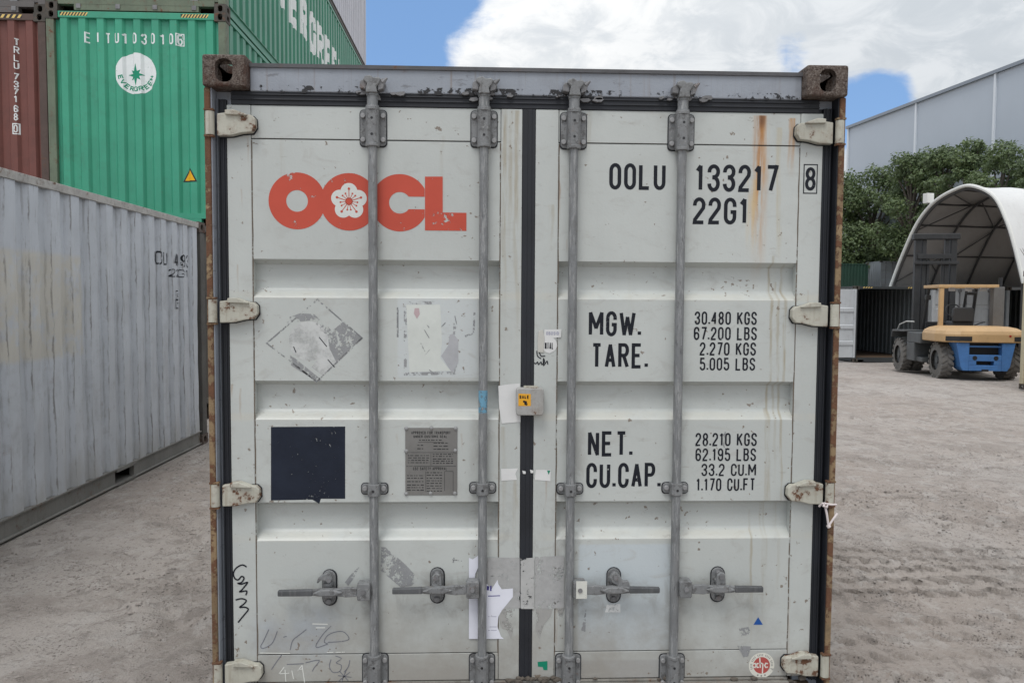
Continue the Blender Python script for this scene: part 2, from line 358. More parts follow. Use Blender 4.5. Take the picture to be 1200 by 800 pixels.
c0 = g.mix(g.m('MULTIPLY', g.ss(g.noise(g.sc(q, (1.2, .9, 1)), 4.5, 10, .74, .4), .51, .60), .5), c0, (.50, .468, .44))
c0 = g.mix(g.m('MULTIPLY', g.ss(g.noise(g.vm('ADD', q, (9, 3, 0)), 6.5, 10, .76, .4), .53, .60), .55), c0, (.225, .20, .18))
fine = g.noise(q, 34, 9, .78); grit = g.noise(q, 120, 4, .7)
c0 = g.mix(g.m('MULTIPLY', g.ss(fine, .55, .62), .65), c0, (.16, .142, .128))
crumb = g.m('MULTIPLY', g.ss(g.voro(q, 55.), .16, .30, 1, 0), g.ss(g.noise(q, 2.2, 5, .65), .50, .58))
c0 = g.mix(g.m('MULTIPLY', crumb, .65), c0, (.13, .112, .10))
c0 = g.mix(g.m('MULTIPLY', g.ss(grit, .56, .66), .45), c0, (.54, .51, .48))
hh = g.m('ADD', g.m('MULTIPLY', g.noise(q, 14, 9, .72), 1.0), g.m('ADD', g.m('MULTIPLY', fine, .6), g.m('ADD', g.m('MULTIPLY', grit, .2), g.m('MULTIPLY', crumb, .5))))
finish(g, c0, .93, 0, hh, .9, .035, spec=.25); DIRT = m
me.materials.append(m); go = bpy.data.objects.new('ground', me); COL.objects.link(go); go['kind'] = 'structure'; go['label'] = 'grey brown compacted dirt yard with tyre prints'
def ground_z(x, y):
    i = min(max(int(np.searchsorted(gx, x)), 0), nx - 1); j = min(max(int(np.searchsorted(gy, y)), 0), ny - 1); return float(Z[j, i])
# loose stones
stone = MB(); rs = np.random.RandomState(4); ico = [(0, 0, 1), (.89, 0, .45), (.28, .85, .45), (-.72, .53, .45), (-.72, -.53, .45), (.28, -.85, .45), (.72, .53, -.3), (-.28, .85, -.3), (-.89, 0, -.3), (-.28, -.85, -.3), (.72, -.53, -.3)]
icf = [(0, 1, 2), (0, 2, 3), (0, 3, 4), (0, 4, 5), (0, 5, 1), (1, 6, 2), (2, 7, 3), (3, 8, 4), (4, 9, 5), (5, 10, 1), (2, 6, 7), (3, 7, 8), (4, 8, 9), (5, 9, 10), (1, 10, 6)]
for k in range(26000):
    if k % 2: x = rs.uniform(1.25, 7); y = rs.uniform(.3, 3) + abs(rs.normal(0, 2.6))
    else: x = rs.uniform(-3.35, -1.3); y = rs.uniform(.4, 6.5)
    dens = vnoise(np.array([x]), np.array([y]), 1.1, 5)[0] * .6 + vnoise(np.array([x]), np.array([y]), 4.3, 6)[0] * .4
    if rs.rand() > max(.03, (dens - .46) * 5.5): continue
    r = .0035 + .012 * rs.rand() ** 3.0; a = rs.uniform(0, 6.3); z = ground_z(x, y)
    jit = 1 + rs.uniform(-.35, .35, len(ico)); ca, sa = math.cos(a), math.sin(a)
    stone.add([(x + r * j * (px * ca - py * sa * .7), y + r * j * (px * sa + py * ca * .7), z + r * .55 * j * pz) for (px, py, pz), j in zip(ico, jit)], icf)
so_ = stone.build('loose_stones', plain('stone', (.27, .243, .22), .9, var=.45, scale=14)); so_['kind'] = 'stuff'; so_['label'] = 'small loose stones scattered over the dirt yard'

# ------------------------------------------------------------------ shipping containers
CAST = {}
def casting(sx, sy, sz, mat, bevel=0):
    k = (sx, sy, sz, mat.name, bevel)
    if k in CAST: return CAST[k]
    E = (.162, .178, .118); hr = {0: (.042, .034), 1: (.032, .043), 2: (.032, .060)}; mb = MB()
    P = lambda c: tuple(-s_ * c_ for s_, c_ in zip((sx, sy, sz), c))
    for ax in range(3):
        i, j = [q for q in range(3) if q != ax]
        ri, rj = hr[ax]
        rect = [(0, 0), (E[i], 0), (E[i], E[j]), (0, E[j])]; cx, cy = E[i] / 2, E[j] / 2
        rr = min(ri, rj); hole_ = []
        for c4, (qx, qy) in enumerate(((1, 1), (-1, 1), (-1, -1), (1, -1))):
            ox, oy = cx + qx * (ri - rr * .85), cy + qy * (rj - rr * .85)
            hole_ += [(ox + rr * .85 * math.cos(R(90 * c4 + a)), oy + rr * .85 * math.sin(R(90 * c4 + a))) for a in (0, 22, 45, 68, 90)]
        def at(u, v, w_):
            c = [0, 0, 0]; c[i] = u; c[j] = v; c[ax] = w_; return P(c)
        L = [[Vector((a, b, 0)) for a, b in l] for l in (rect, hole_)]
        mb.add([at(p.x, p.y, 0) for l in L for p in l], [tuple(t) for t in tessellate_polygon(L)])
        n = len(hole_); mb.add([at(a, b, 0) for a, b in hole_] + [at(a, b, .03) for a, b in hole_], [(q, (q + 1) % n, n + (q + 1) % n, n + q) for q in range(n)])
        mb.add([at(a, b, E[ax]) for a, b in rect], [(0, 1, 2, 3)])
    o = mb.build('corner_casting', mat)
    bm = bmesh.new(); bm.from_mesh(o.data); bmesh.ops.remove_doubles(bm, verts=bm.verts, dist=1e-5); bmesh.ops.recalc_face_normals(bm, faces=bm.faces)
    if bevel:
        lim = [e for e in bm.edges if len(e.link_faces) == 2 and e.calc_face_angle(0) > R(60) and e.calc_length() > .1]
        bmesh.ops.bevel(bm, geom=lim, offset=bevel, segments=3, affect='EDGES', profile=.6)
    bm.to_mesh(o.data); bm.free()
    me = o.data; bpy.data.objects.remove(o); CAST[k] = me; return me
def corr(t0, t1, period, depth, fo=.36, fr=.13):
    n = max(1, round((t1 - t0) / period)); per = (t1 - t0) / n; out = [(t0, depth)]
    for i in range(n):
        a = t0 + i * per; h = per * (1 - fo - 2 * fr) / 2
        out += [(a + h, depth), (a + h + per * fr, 0), (a + h + per * (fr + fo), 0), (a + h + per * (2 * fr + fo), depth)]
    out.append((t1, depth)); return out
def cd_at(prof, t): return float(np.interp(t, [p[0] for p in prof], [p[1] for p in prof]))
def corr_wall(prof, z0, z1, place, nz=1, dent=0., seed=1):
    mb = MB(); rr = random.Random(seed); nz = max(1, nz); zs = [z0 + (z1 - z0) * i / nz for i in range(nz + 1)]
    for z in zs:
        for t, d in prof: mb.v.append(place(t, d + (rr.random() ** 3 * dent if z0 < z < z1 else 0), z))
    n = len(prof); mb.f = [(j * n + i, j * n + i + 1, (j + 1) * n + i + 1, (j + 1) * n + i) for j in range(nz) for i in range(n - 1)]
    return mb
def bar_simple(x, H, y, mats, par):
    b = MB(); b.cyl((x, y, .05), (x, y, H - .06), .018, 10); o = b.build('locking_bar', mats['metal'], par, True)
    for z in (.14, H - .14): MB().box(x - .05, x + .05, y - .022, y + .022, z - .05, z + .05).build('guide_bracket', mats['metal'], o)
    for z in (.06, H - .06): MB().box(x - .03, x + .03, y - .03, y + .02, z - .03, z + .03).build('cam', mats['metal'], o)
    MB().box(x - (.3 if x < 0 else 0), x + (0 if x < 0 else .3), y - .035, y - .02, 1.0, 1.03).build('handle', mats['metal'], o)
def door_profile_leaf(x0, x1, y, z0, z1, recs, dep):
    """vertical profile with horizontal recesses, extruded along x"""
    pr = [(z0, 0)]
    for a, b, hb, ht in recs: pr += [(a, 0), (a + hb * .14, dep * .10), (a + hb * .34, dep * .34), (a + hb * .6, dep * .70), (a + hb * .82, dep * .92), (a + hb, dep), (b - ht, dep), (b - ht * .5, dep * .55), (b, 0)]
    pr.append((z1, 0)); mb = MB()
    mb.v = [(x, y + d, z) for z, d in pr for x in (x0, x1)]
    mb.f = [(2 * i, 2 * i + 1, 2 * i + 3, 2 * i + 2) for i in range(len(pr) - 1)]
    n = len(pr)
    # ends of the recesses
    for k in range(len(recs)):
        i = 1 + 9 * k
        for e in (0, 1): mb.f.append(tuple(2 * (i + j) + e for j in range(9)))
    return mb
def container(loc, rotz, L, H, M, label, group=None, front='wall', fork=False, period=.278, depth=.036, wperiod=.25, dent=0., skip_front=False, seed=1, cbevel=0., nz=6):
    c = thing('shipping_container', label, 'container', loc, rotz, group); hw = 1.219
    for sx in (-1, 1):
        for sy in (-1, 1):
            for sz in (-1, 1):
                o = bpy.data.objects.new('corner_casting', casting(sx, sy, sz, M['cast'], cbevel)); COL.objects.link(o); o.parent = c
                o.location = (sx * hw, 0 if sy < 0 else L, 0 if sz < 0 else H)
            if not (skip_front and sy < 0):
                y0, y1 = (.006, .14) if sy < 0 else (L - .14, L - .006)
                MB().box(min(sx * (hw - .006), sx * (hw - .11)), max(sx * (hw - .006), sx * (hw - .11)), y0, y1, .118, H - .118).build('corner_post', M['frame'], c, bevel=.006)
        xa, xb = sorted((sx * (hw - .005), sx * (hw - .065)))
        MB().box(xa, xb, .178, L - .178, H - .075, H - .012).build('top_rail', M.get('rail', M['frame']), c, bevel=.004)
        # C-shaped bottom rail, with the fork pockets left open
        segs = [(.178, L - .178)]
        if fork: segs = [(.178, L / 2 - 1.21), (L / 2 - .85, L / 2 + .85), (L / 2 + 1.21, L - .178)]
        ro = None
        for a, b in segs:
            mb = MB()
            mb.prism([(sx * (hw - .005), .018), (sx * (hw - .005), .026), (sx * (hw - .028), .03), (sx * (hw - .028), .150), (sx * (hw - .006), .158), (sx * (hw - .006), .168), (sx * (hw - .07), .168), (sx * (hw - .07), .018)], 'y', a, b)
            ro = mb.build('bottom_rail', M.get('rail', M['frame']), c)
        if fork:
            for s2 in (-1, 1):
                yc = L / 2 + s2 * 1.03; mb = MB()
                mb.box(xa, xb, yc - .18, yc + .18, .135, .168).box(*sorted((sx * .9, xa if sx > 0 else xb)), yc - .18, yc + .18, .129, .136).box(sx * .9 - .01, sx * .9 + .01, yc - .18, yc + .18, .012, .136).box(*sorted((sx * .9, xb if sx > 0 else xa)), yc - .18, yc + .18, .012, .03)
                mb.build('fork_pocket', M.get('rail', M['frame']), c)
        pr = corr(.135, L - .135, period, depth, .44, .12)
        wl = corr_wall(pr, .160, H - .07, lambda t, d, z: (sx * (hw - .016 - d), t, z), nz, dent, seed + sx).build('side_wall', M['side'], c); wl['side'] = sx
        c['prof_n'] = len(pr)
    mb = corr_wall(corr(.15, L - .15, .3, .018), -1.15, 1.15, lambda t, d, z: (z, t, H - .018 - d), 1); mb.build('roof', M.get('roof', M['side']), c)
    MB().box(-1.15, 1.15, .05, L - .05, .115, .15).build('floor', MAT_FLOOR, c)
    # far end
    corr_wall(corr(-1.11, 1.11, wperiod, .04), .15, H - .09, lambda t, d, z: (t, L - .03 - d, z), 1).build('end_wall', M['end'], c)
    MB().box(-1.057, 1.057, L - .1, L - .01, H - .1, H - .014).build('end_rail', M['frame'], c); MB().box(-1.057, 1.057, L - .1, L - .01, .012, .155).build('end_rail', M['frame'], c)
    if skip_front: return c
    MB().box(-1.057, 1.057, .012, .1, H - .1, H - .014).build('end_rail', M.get('bar', M['frame']), c, bevel=.004)
    sill = MB().box(-1.057, 1.057, .012, .1, .085, .160); sill.box(-.84, .84, .014, .1, .008, .085); sill.build('end_sill', M.get('bar', M['frame']), c)
    if front == 'wall':
        corr_wall(corr(-1.11, 1.11, wperiod, .042), .16, H - .1, lambda t, d, z: (t, .022 + d, z), nz, dent * .5, seed + 9).build('end_wall', M['end'], c)
    if front == 'door':
        for sx in (-1, 1):
            x0, x1 = (-1.10, -.012) if sx < 0 else (.012, 1.10); z0, z1 = .165, H - .105; hgt = (z1 - z0) / 8
            recs = [(z0 + hgt * (1.7 + 2 * i), z0 + hgt * (2.3 + 2 * i), .03, .03) for i in range(3)]
            dl = door_profile_leaf(x0, x1, .06, z0, z1, recs, .03).build('door', M['end'], c)
            for i in range(4): MB().box(sx * 1.15 - .07, sx * 1.15 + .07, .03, .058, z0 + hgt * (.7 + 2.2 * i) - .03, z0 + hgt * (.7 + 2.2 * i) + .03).build('hinge', M['end'], dl)
            for x in (.25, .78): bar_simple(sx * x, H, .035, M, c)
    return c
MAT_FLOOR = plain('container_floor', (.10, .065, .04), .8)
def steel_extra(g, base, tc, q):
    base = g.mix(g.m('MULTIPLY', g.ss(g.noise(g.sc(q, (100, 100, 12)), 1., 7, .72), .50, .62), .6), base, (.37, .375, .37))
    base = g.mix(g.m('MULTIPLY', g.ss(g.noise(g.sc(q, (90, 90, 22)), 1., 7, .72), .56, .66), .8), base, (.10, .10, .105))
    return g.mix(g.m('MULTIPLY', g.ss(g.noise(g.sc(q, (1, 1, .6)), 9., 6, .7), .55, .72), .5), base, (.19, .185, .18))
STEEL = paint('galvanised_bar', (.195, .202, .206), .5, .14, .45, (.10, .095, .09), .10, .30, 3., .5, .1, extra=steel_extra)
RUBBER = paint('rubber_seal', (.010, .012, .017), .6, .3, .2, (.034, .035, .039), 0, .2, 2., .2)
BLACK = plain('black_paint', (.014, .014, .016), .5)

def white_door_extra(g, base, tc, q):
    c = g.xyz(tc); x, y, z = c
    wob = g.m('MULTIPLY', g.m('SUBTRACT', g.noise(g.sc(tc, (6, 6, 3.)), 1., 4, .6), .5), .05)
    xw = g.m('ADD', x, wob)
    def streak(px, y0, y1, wpx, k, col, base, edge=.5):
        x0, za = U(px, y0, .055); zb = U(px, y1, .055)[1]; wd = wpx / 300.
        a = g.ss(g.m('ABSOLUTE', g.m('SUBTRACT', xw, x0)), wd * edge, wd, 1, 0)
        v = g.m('MULTIPLY', g.ss(z, za - .002, za + .004, 1, 0), g.ss(z, zb, za - (za - zb) * .25, 0, 1))
        n = g.ss(g.noise(g.sc(tc, (55, 1, 4)), 1., 6, .65), .33, .62)
        return g.mix(g.m('MULTIPLY', g.m('MULTIPLY', a, v), g.m('MULTIPLY', n, k)), base, col)
    # paint rubbed or rolled over in other tones
    def patch(x0, x1, y0, y1, col, k, base, soft=.006):
        a = U(x0, y1, .055); b = U(x1, y0, .055)
        return g.mix(g.m('MULTIPLY', g.box(c, a[0], b[0], a[1], b[1], soft), k), base, col)
    base = patch(677, 786, 637, 762, (.50, .555, .585), .75, base)
    base = patch(678, 775, 772, 797, (.36, .36, .36), .75, base)
    base = patch(458, 546, 782, 798, (.40, .40, .39), .7, base)
    base = patch(466, 560, 350, 442, (.55, .59, .61), .45, base)
    bl = g.m('MULTIPLY', g.box(c, *[v for v in (U(300, 600, .055)[0], U(392, 600, .055)[0], U(340, 768, .055)[1], U(340, 705, .055)[1])], .06), g.ss(g.noise(tc, 3.5, 4), .3, .6))
    base = g.mix(g.m('MULTIPLY', bl, .75), base, (.37, .42, .48))
    gr = g.m('MULTIPLY', g.box(c, -1.02, -.30, .05, .30, .06), g.ss(g.noise(tc, 5, 7, .65), .36, .62))
    base = g.mix(g.m('MULTIPLY', gr, .55), base, (.36, .35, .32))
    # mud splash and handling grime along the foot of the doors
    sp = g.m('MULTIPLY', g.ss(g.m('ADD', z, g.m('MULTIPLY', g.noise(tc, 4.5, 7, .65), .9)), .50, 1.0, 1, 0), .9)
    base = g.mix(sp, base, (.30, .285, .255))
    sm = g.m('MULTIPLY', g.ss(g.noise(g.sc(tc, (1.4, 1, 3.2)), 5., 7, .62, 1.2), .54, .72), .45)
    base = g.mix(sm, base, (.38, .375, .35))
    # patchy cream tone in the lower lips of the recesses
    for py in (349, 491, 632.5):
        z0 = U(400, py, .055)[1]
        lip = g.m('MULTIPLY', g.ss(g.m('ABSOLUTE', g.m('SUBTRACT', z, z0 + .01)), .006, .022, 1, 0), g.ss(g.noise(g.sc(tc, (3, 3, 1)), 2., 5), .3, .65))
        base = g.mix(g.m('MULTIPLY', lip, .22), base, (.58, .52, .40))
    base = streak(893, 136, 350, 13, .95, (.47, .22, .05), base, .0)
    base = streak(891, 136, 215, 9, .9, (.33, .14, .035), base, .0)
    base = streak(893, 136, 156, 9, .9, (.14, .055, .02), base, .1)
    base = streak(882, 210, 310, 10, .5, (.62, .42, .15), base, .2)
    base = streak(930, 139, 215, 5, .8, (.42, .22, .08), base)
    base = streak(915, 150, 420, 4, .5, (.45, .40, .28), base)
    for px, a_, b_2, k in ((592, 128, 420, .8), (599, 130, 330, .6), (606, 130, 470, .7), (590, 500, 650, .4), (603, 560, 655, .5), (645, 240, 300, .5), (906, 300, 760, .85), (921, 310, 770, .85), (913, 330, 600, .6), (882, 600, 790, .7), (899, 480, 790, .6), (690, 130, 200, .3), (330, 160, 290, .18), (520, 160, 300, .2), (742, 320, 440, .16)):
        base = streak(px, a_, b_2, 2.6 if px > 700 else 4, k, (.33, .29, .21), base, .2)
    for px, a_, b_2, k in ((278, 310, 350, .9), (282, 455, 500, .8), (272, 450, 470, .8), (654, 212, 262, .9), (652, 700, 770, .9), (640, 555, 600, .6), (948, 760, 790, .9), (283, 222, 250, .6), (290, 150, 200, .8), (945, 340, 380, .5), (541, 508, 530, .7), (466, 508, 522, .6), (664, 280, 300, .5), (925, 700, 790, .5)):
        base = streak(px, a_, b_2, 1.7, k * .6, (.28, .15, .06), base, .1)
    for px, py, rx_, rz_, kk in ((385, 700, .30, .10, .5), (512, 700, .28, .12, .5), (722, 700, .26, .12, .45), (845, 700, .26, .12, .45), (600, 690, .12, .5, .4), (640, 690, .12, .5, .4), (340, 560, .3, .2, .2), (437, 600, .07, .9, .4), (566, 600, .07, .9, .4), (670, 600, .07, .9, .4), (794, 600, .07, .9, .4)):
        u0 = U(px, py, .055); e2 = g.m('ADD', g.m('POWER', g.m('DIVIDE', g.m('SUBTRACT', x, u0[0]), rx_), 2.), g.m('POWER', g.m('DIVIDE', g.m('SUBTRACT', z, u0[1]), rz_), 2.))
        gm = g.m('MULTIPLY', g.ss(e2, .1, 1., 1, 0), g.ss(g.noise(g.sc(tc, (1, 1, .6)), 13., 8, .7, .8), .46, .66))
        base = g.mix(g.m('MULTIPLY', gm, kk), base, (.27, .26, .24))
    # small chips
    ch = g.ss(g.m('ADD', g.m('MULTIPLY', g.noise(tc, 34., 3, .6), .75), g.m('MULTIPLY', g.noise(tc, 3.1, 4), .25)), .635, .66)
    base = g.mix(g.m('MULTIPLY', ch, .8), base, (.16, .115, .08))
    seam = g.ss(g.noise(g.sc(tc, (2.4, 1, 9)), 6, 6, .7), .63, .70)
    base = g.mix(g.m('MULTIPLY', seam, .35), base, (.28, .26, .23))
    return base
WHITE = paint('off_white_paint', (.478, .500, .480), .42, .06, .26, (.30, .29, .265), 0, .07, 1., .18, extra=white_door_extra, jitter=False)
def header_extra(g, base, tc, q):
    st = g.ss(g.noise(g.sc(tc, (42, 3, .8)), 1., 5, .65), .56, .72)
    base = g.mix(g.m('MULTIPLY', st, .55), base, (.20, .155, .12))
    return g.mix(g.m('MULTIPLY', g.ss(g.noise(g.sc(tc, (3, 3, 9)), 4., 7, .7), .58, .68), .5), base, (.09, .085, .085))
HEADER = paint('grey_header_paint', (.285, .31, .35), .45, .07, .25, (.14, .135, .135), .05, .3, 1.6, .25, extra=header_extra)
POSTRUST = paint('rusted_post', (.25, .175, .095), .7, .3, .6, (.05, .035, .025), .76, .4, 2., .8, rustscale=26.)
HINGEM = paint('stained_hinge_paint', (.44, .43, .365), .5, .10, .5, (.20, .15, .09), .42, .45, 4., .45, rustscale=22.)
m, g = mat_new('pitted_casting'); tc, q = coords(g)
pit = g.ss(g.voro(q, 190.), .12, .5); pn = g.noise(q, 55, 7, .7)
cc = g.mix(g.ss(pn, .35, .68), (.055, .034, .026), (.155, .125, .105)); cc = g.mix(g.m('MULTIPLY', g.ss(g.noise(q, 150, 4, .7), .5, .62), .7), cc, (.235, .205, .18))
cc = g.mix(g.ss(g.noise(q, 9, 5, .6), .53, .72), cc, (.075, .030, .018)); finish(g, cc, .85, .1, g.m('ADD', pit, pn), .7, .006); CASTM = m

# ---- the white container in the middle: body from the generic builder, door end in full
MW = dict(frame=POSTRUST, side=WHITE, end=WHITE, cast=CASTM, metal=STEEL, roof=HEADER)
box = container((0, 0, 0), 0, 6.058, 2.591, MW, 'weathered off-white container seen square on, its two barred doors closed', None, skip_front=True, cbevel=.012)
YF, YS, YR = .055, .052, .03            # raised door face, stile face, locking bars
zz = lambda py, px=450, y=YF: U(px, py, y)[1]
xx = lambda px, py=400, y=YF: U(px, py, y)[0]
DARKLIP = paint('dark_lip', (.085, .085, .09), .6, .2, .4, (.04, .04, .04), .2, .2, 3)
HB, HTOP = zz(109.5, 450, .046), 2.591 - .022
hd = MB().box(-1.057, 1.057, .046, .12, HB, HTOP); header = hd.build('header', HEADER, box, bevel=.004)
MB().box(-1.06, 1.06, .038, .06, HTOP - .012, HTOP + .002).build('header_lip', DARKLIP, header)
DT, DBm = zz(125.8), zz(797)
xl0, xl1, xr0, xr1 = xx(268, 300), xx(610.5), xx(626), xx(960.5, 300)
for sx in (-1, 1):
    fl = MB(); a, b = sorted((sx * 1.2185, sx * 1.196)); fl.box(a, b, .014, .16, .118, 2.473)
    po = fl.build('corner_post', POSTRUST, box, bevel=.005)
    a, b = sorted((sx * 1.1965, sx * 1.09)); MB().box(a, b, .078, .16, .118, 2.473).build('post_web', HEADER, po)
    MB().box(*sorted((sx * 1.1955, sx * 1.1915)), .022, .079, .118, 2.473).build('post_liner', HEADER if sx < 0 else RUBBER, po)
    e = xl0 if sx < 0 else xr1
    s1 = MB().box(*sorted((e + sx * .002, e + sx * .034)), .056, .08, .16, 2.44)
    s1.box(*sorted((e + sx * .010, e + sx * .016)), .051, .06, .16, 2.44).box(*sorted((e + sx * .026, e + sx * .031)), .049, .06, .16, 2.44)
    s1.build('door_seal', RUBBER, box, bevel=.002)
    MB().box(*sorted((sx * 1.135, sx * 1.1915)), .070, .079, .16, 2.44).build('post_filler', RUBBER if sx > 0 else HEADER, po)
MB().box(-1.13, 1.13, .050, .1, DT + .001, HB + .001).box(-1.13, 1.13, .046, .05, DT + .018, DT + .024).box(-1.13, 1.13, .046, .05, DT + .036, DT + .041).build('door_seal', RUBBER, box, bevel=.002)
cs = MB().box(xl1 + .0015, xr0 - .0015, .0515, .085, DBm, DT); cs.box((xl1 + xr0) / 2 - .004, (xl1 + xr0) / 2 + .012, .0495, .052, DBm, DT); cs.build('door_seal', RUBBER, box, bevel=.002)
sl_ = MB().box(-1.06, 1.06, .03, .12, .015, DBm - .012); sl_.box(-1.06, 1.06, .046, .12, DBm - .012, DBm - .003); sl_.build('door_sill', paint('muddy_sill', (.20, .19, .17), .8, .2, .5, (.06, .05, .04), .4, .2, 3, .5), box, bevel=.003)
RECS = [(zz(b, 400), zz(a, 400), .040, .019) for a, b in ((588, 633), (446, 491.5), (304, 349))]
def seam_line(dr, x0, x1, z): MB().box(x0, x1, .0535, .058, z - .003, z + .003).build('weld_seam', HINGEM, dr)
doors = []
for sx in (-1, 1):
    a, b = (xl0, xl1) if sx < 0 else (xr0, xr1)
    pa, pb = (xx(297), xx(586)) if sx < 0 else (xx(652.5), xx(932))
    z1, z0 = zz(166, 500), zz(764, 500)
    dr = door_profile_leaf(pa - .004, pb + .004, YF, z0, z1, RECS, .044).build('door', WHITE, box, True); doors.append(dr)
    MB().box(a, pa, YS, .10, DBm, DT).build('stile', WHITE, dr, bevel=.0025); MB().box(pb, b, YS, .10, DBm, DT).build('stile', WHITE, dr, bevel=.0025)
    MB().box(pa + .0015, pb - .0015, YF - .001, .09, z1 + .004, DT).build('door_rail', WHITE, dr, bevel=.002)
    MB().box(pa + .0015, pb - .0015, YF - .001, .09, DBm, z0 - .004).build('door_rail', WHITE, dr, bevel=.002)
    for q4 in (z1 - .002, z0 - .006): MB().box(pa, pb, .06, .07, q4, q4 + .008).build('seam_strip', RUBBER, dr)
    # hinges: knuckle on the post, blade over the seal and onto the door
    for hp in ((145, 155), (364, 369), (579, 577), (788, 778)):
        zc = U(262, hp[0], .03)[1] if sx < 0 else U(965, hp[1], .03)[1]; k = 1 / 304.
        bl = [(10, -11), (22, -12.5), (38, -10.5), (49, -10), (53, -6), (53.5, 3), (49, 9.5), (38, 10.5), (26, 13.5), (10, 14)]
        hg = MB().prism([(sx * (1.207 - u * k), zc - v * k) for u, v in bl], 'y', .022, .050).build('hinge', HINGEM, dr, bevel=.004, seg=3)
        MB().prism([(sx * (1.207 - (u + (.7 if u > 45 else 0)) * k), zc - (v + (1.2 if v > 0 else -.4)) * k) for u, v in bl], 'y', .0500, .0517).build('hinge_shadow_pad', RUBBER, hg)  # dark pad, a little larger than the blade, drawn as its shadow outline
        MB().prism([(sx * (1.207 - u * k), zc - v * k) for u, v in [(20, -14.5), (30, -15), (44, -10), (44, -8.5), (20, -9.5)]], 'y', .012, .05).build('hinge_rib', HINGEM, hg, bevel=.003)
        MB().cyl((sx * 1.199, .022, zc - .044), (sx * 1.199, .022, zc + .042), .0165, 14).build('hinge_knuckle', HINGEM, hg, True)
        for q4 in (.0445, -.053): MB().box(*sorted((sx * 1.2175, sx * 1.183)), .008, .03, zc + q4, zc + q4 + .007).build('hinge_lug', POSTRUST, hg)

# ---- locking bars
def hw_extra(g, base, tc, q):
    base = g.mix(g.m('MULTIPLY', g.ss(g.noise(q, 42., 8, .72), .50, .62), .7), base, (.075, .072, .07))
    return g.mix(g.m('MULTIPLY', g.ss(g.noise(q, 75., 6, .7), .57, .66), .55), base, (.34, .34, .33))
HWS = paint('worn_grey_hardware', (.20, .205, .208), .5, .15, .4, (.09, .085, .08), .16, .3, 4., .6, .1, extra=hw_extra, rustscale=30.)
DARKST = paint('dirty_cam_steel', (.20, .20, .205), .6, .2, .5, (.06, .055, .05), .25, .3, 4., .5, .2)
BOLT = plain('bolt_head', (.30, .30, .30), .55, .3, .2)
GRIP = paint('worn_handle_grip', (.085, .088, .092), .6, .25, .6, (.24, .24, .235), 0, .4, 5., .5)
PXB = [(437.5, 566.5, 0), (438, 565, 0), (671, 667, 0), (798, 790, 0)]
bars = [(437.5, 149, 148.5, 573, 690, -1), (567, 150, 150, 572, 687.5, -1), (671.5, 152, 152, 573, 688, 1), (798, 154, 154, 572, 687, 1)]
def stadium(cx, cz, hw, hh, n=8):
    return [(cx + hw * math.cos(R(a)), cz + (hh - hw) + hw * math.sin(R(a))) for a in range(0, 181, 180 // n)] + [(cx + hw * math.cos(R(a)), cz - (hh - hw) + hw * math.sin(R(a))) for a in range(180, 361, 180 // n)]
def rrect(x0, x1, z0, z1, r, n=4):
    o = []
    for (cx, cz, a0) in ((x1 - r, z1 - r, 0), (x0 + r, z1 - r, 90), (x0 + r, z0 + r, 180), (x1 - r, z0 + r, 270)):
        o += [(cx + r * math.cos(R(a0 + 90 * i / n)), cz + r * math.sin(R(a0 + 90 * i / n))) for i in range(n + 1)]
    return o
bx = []
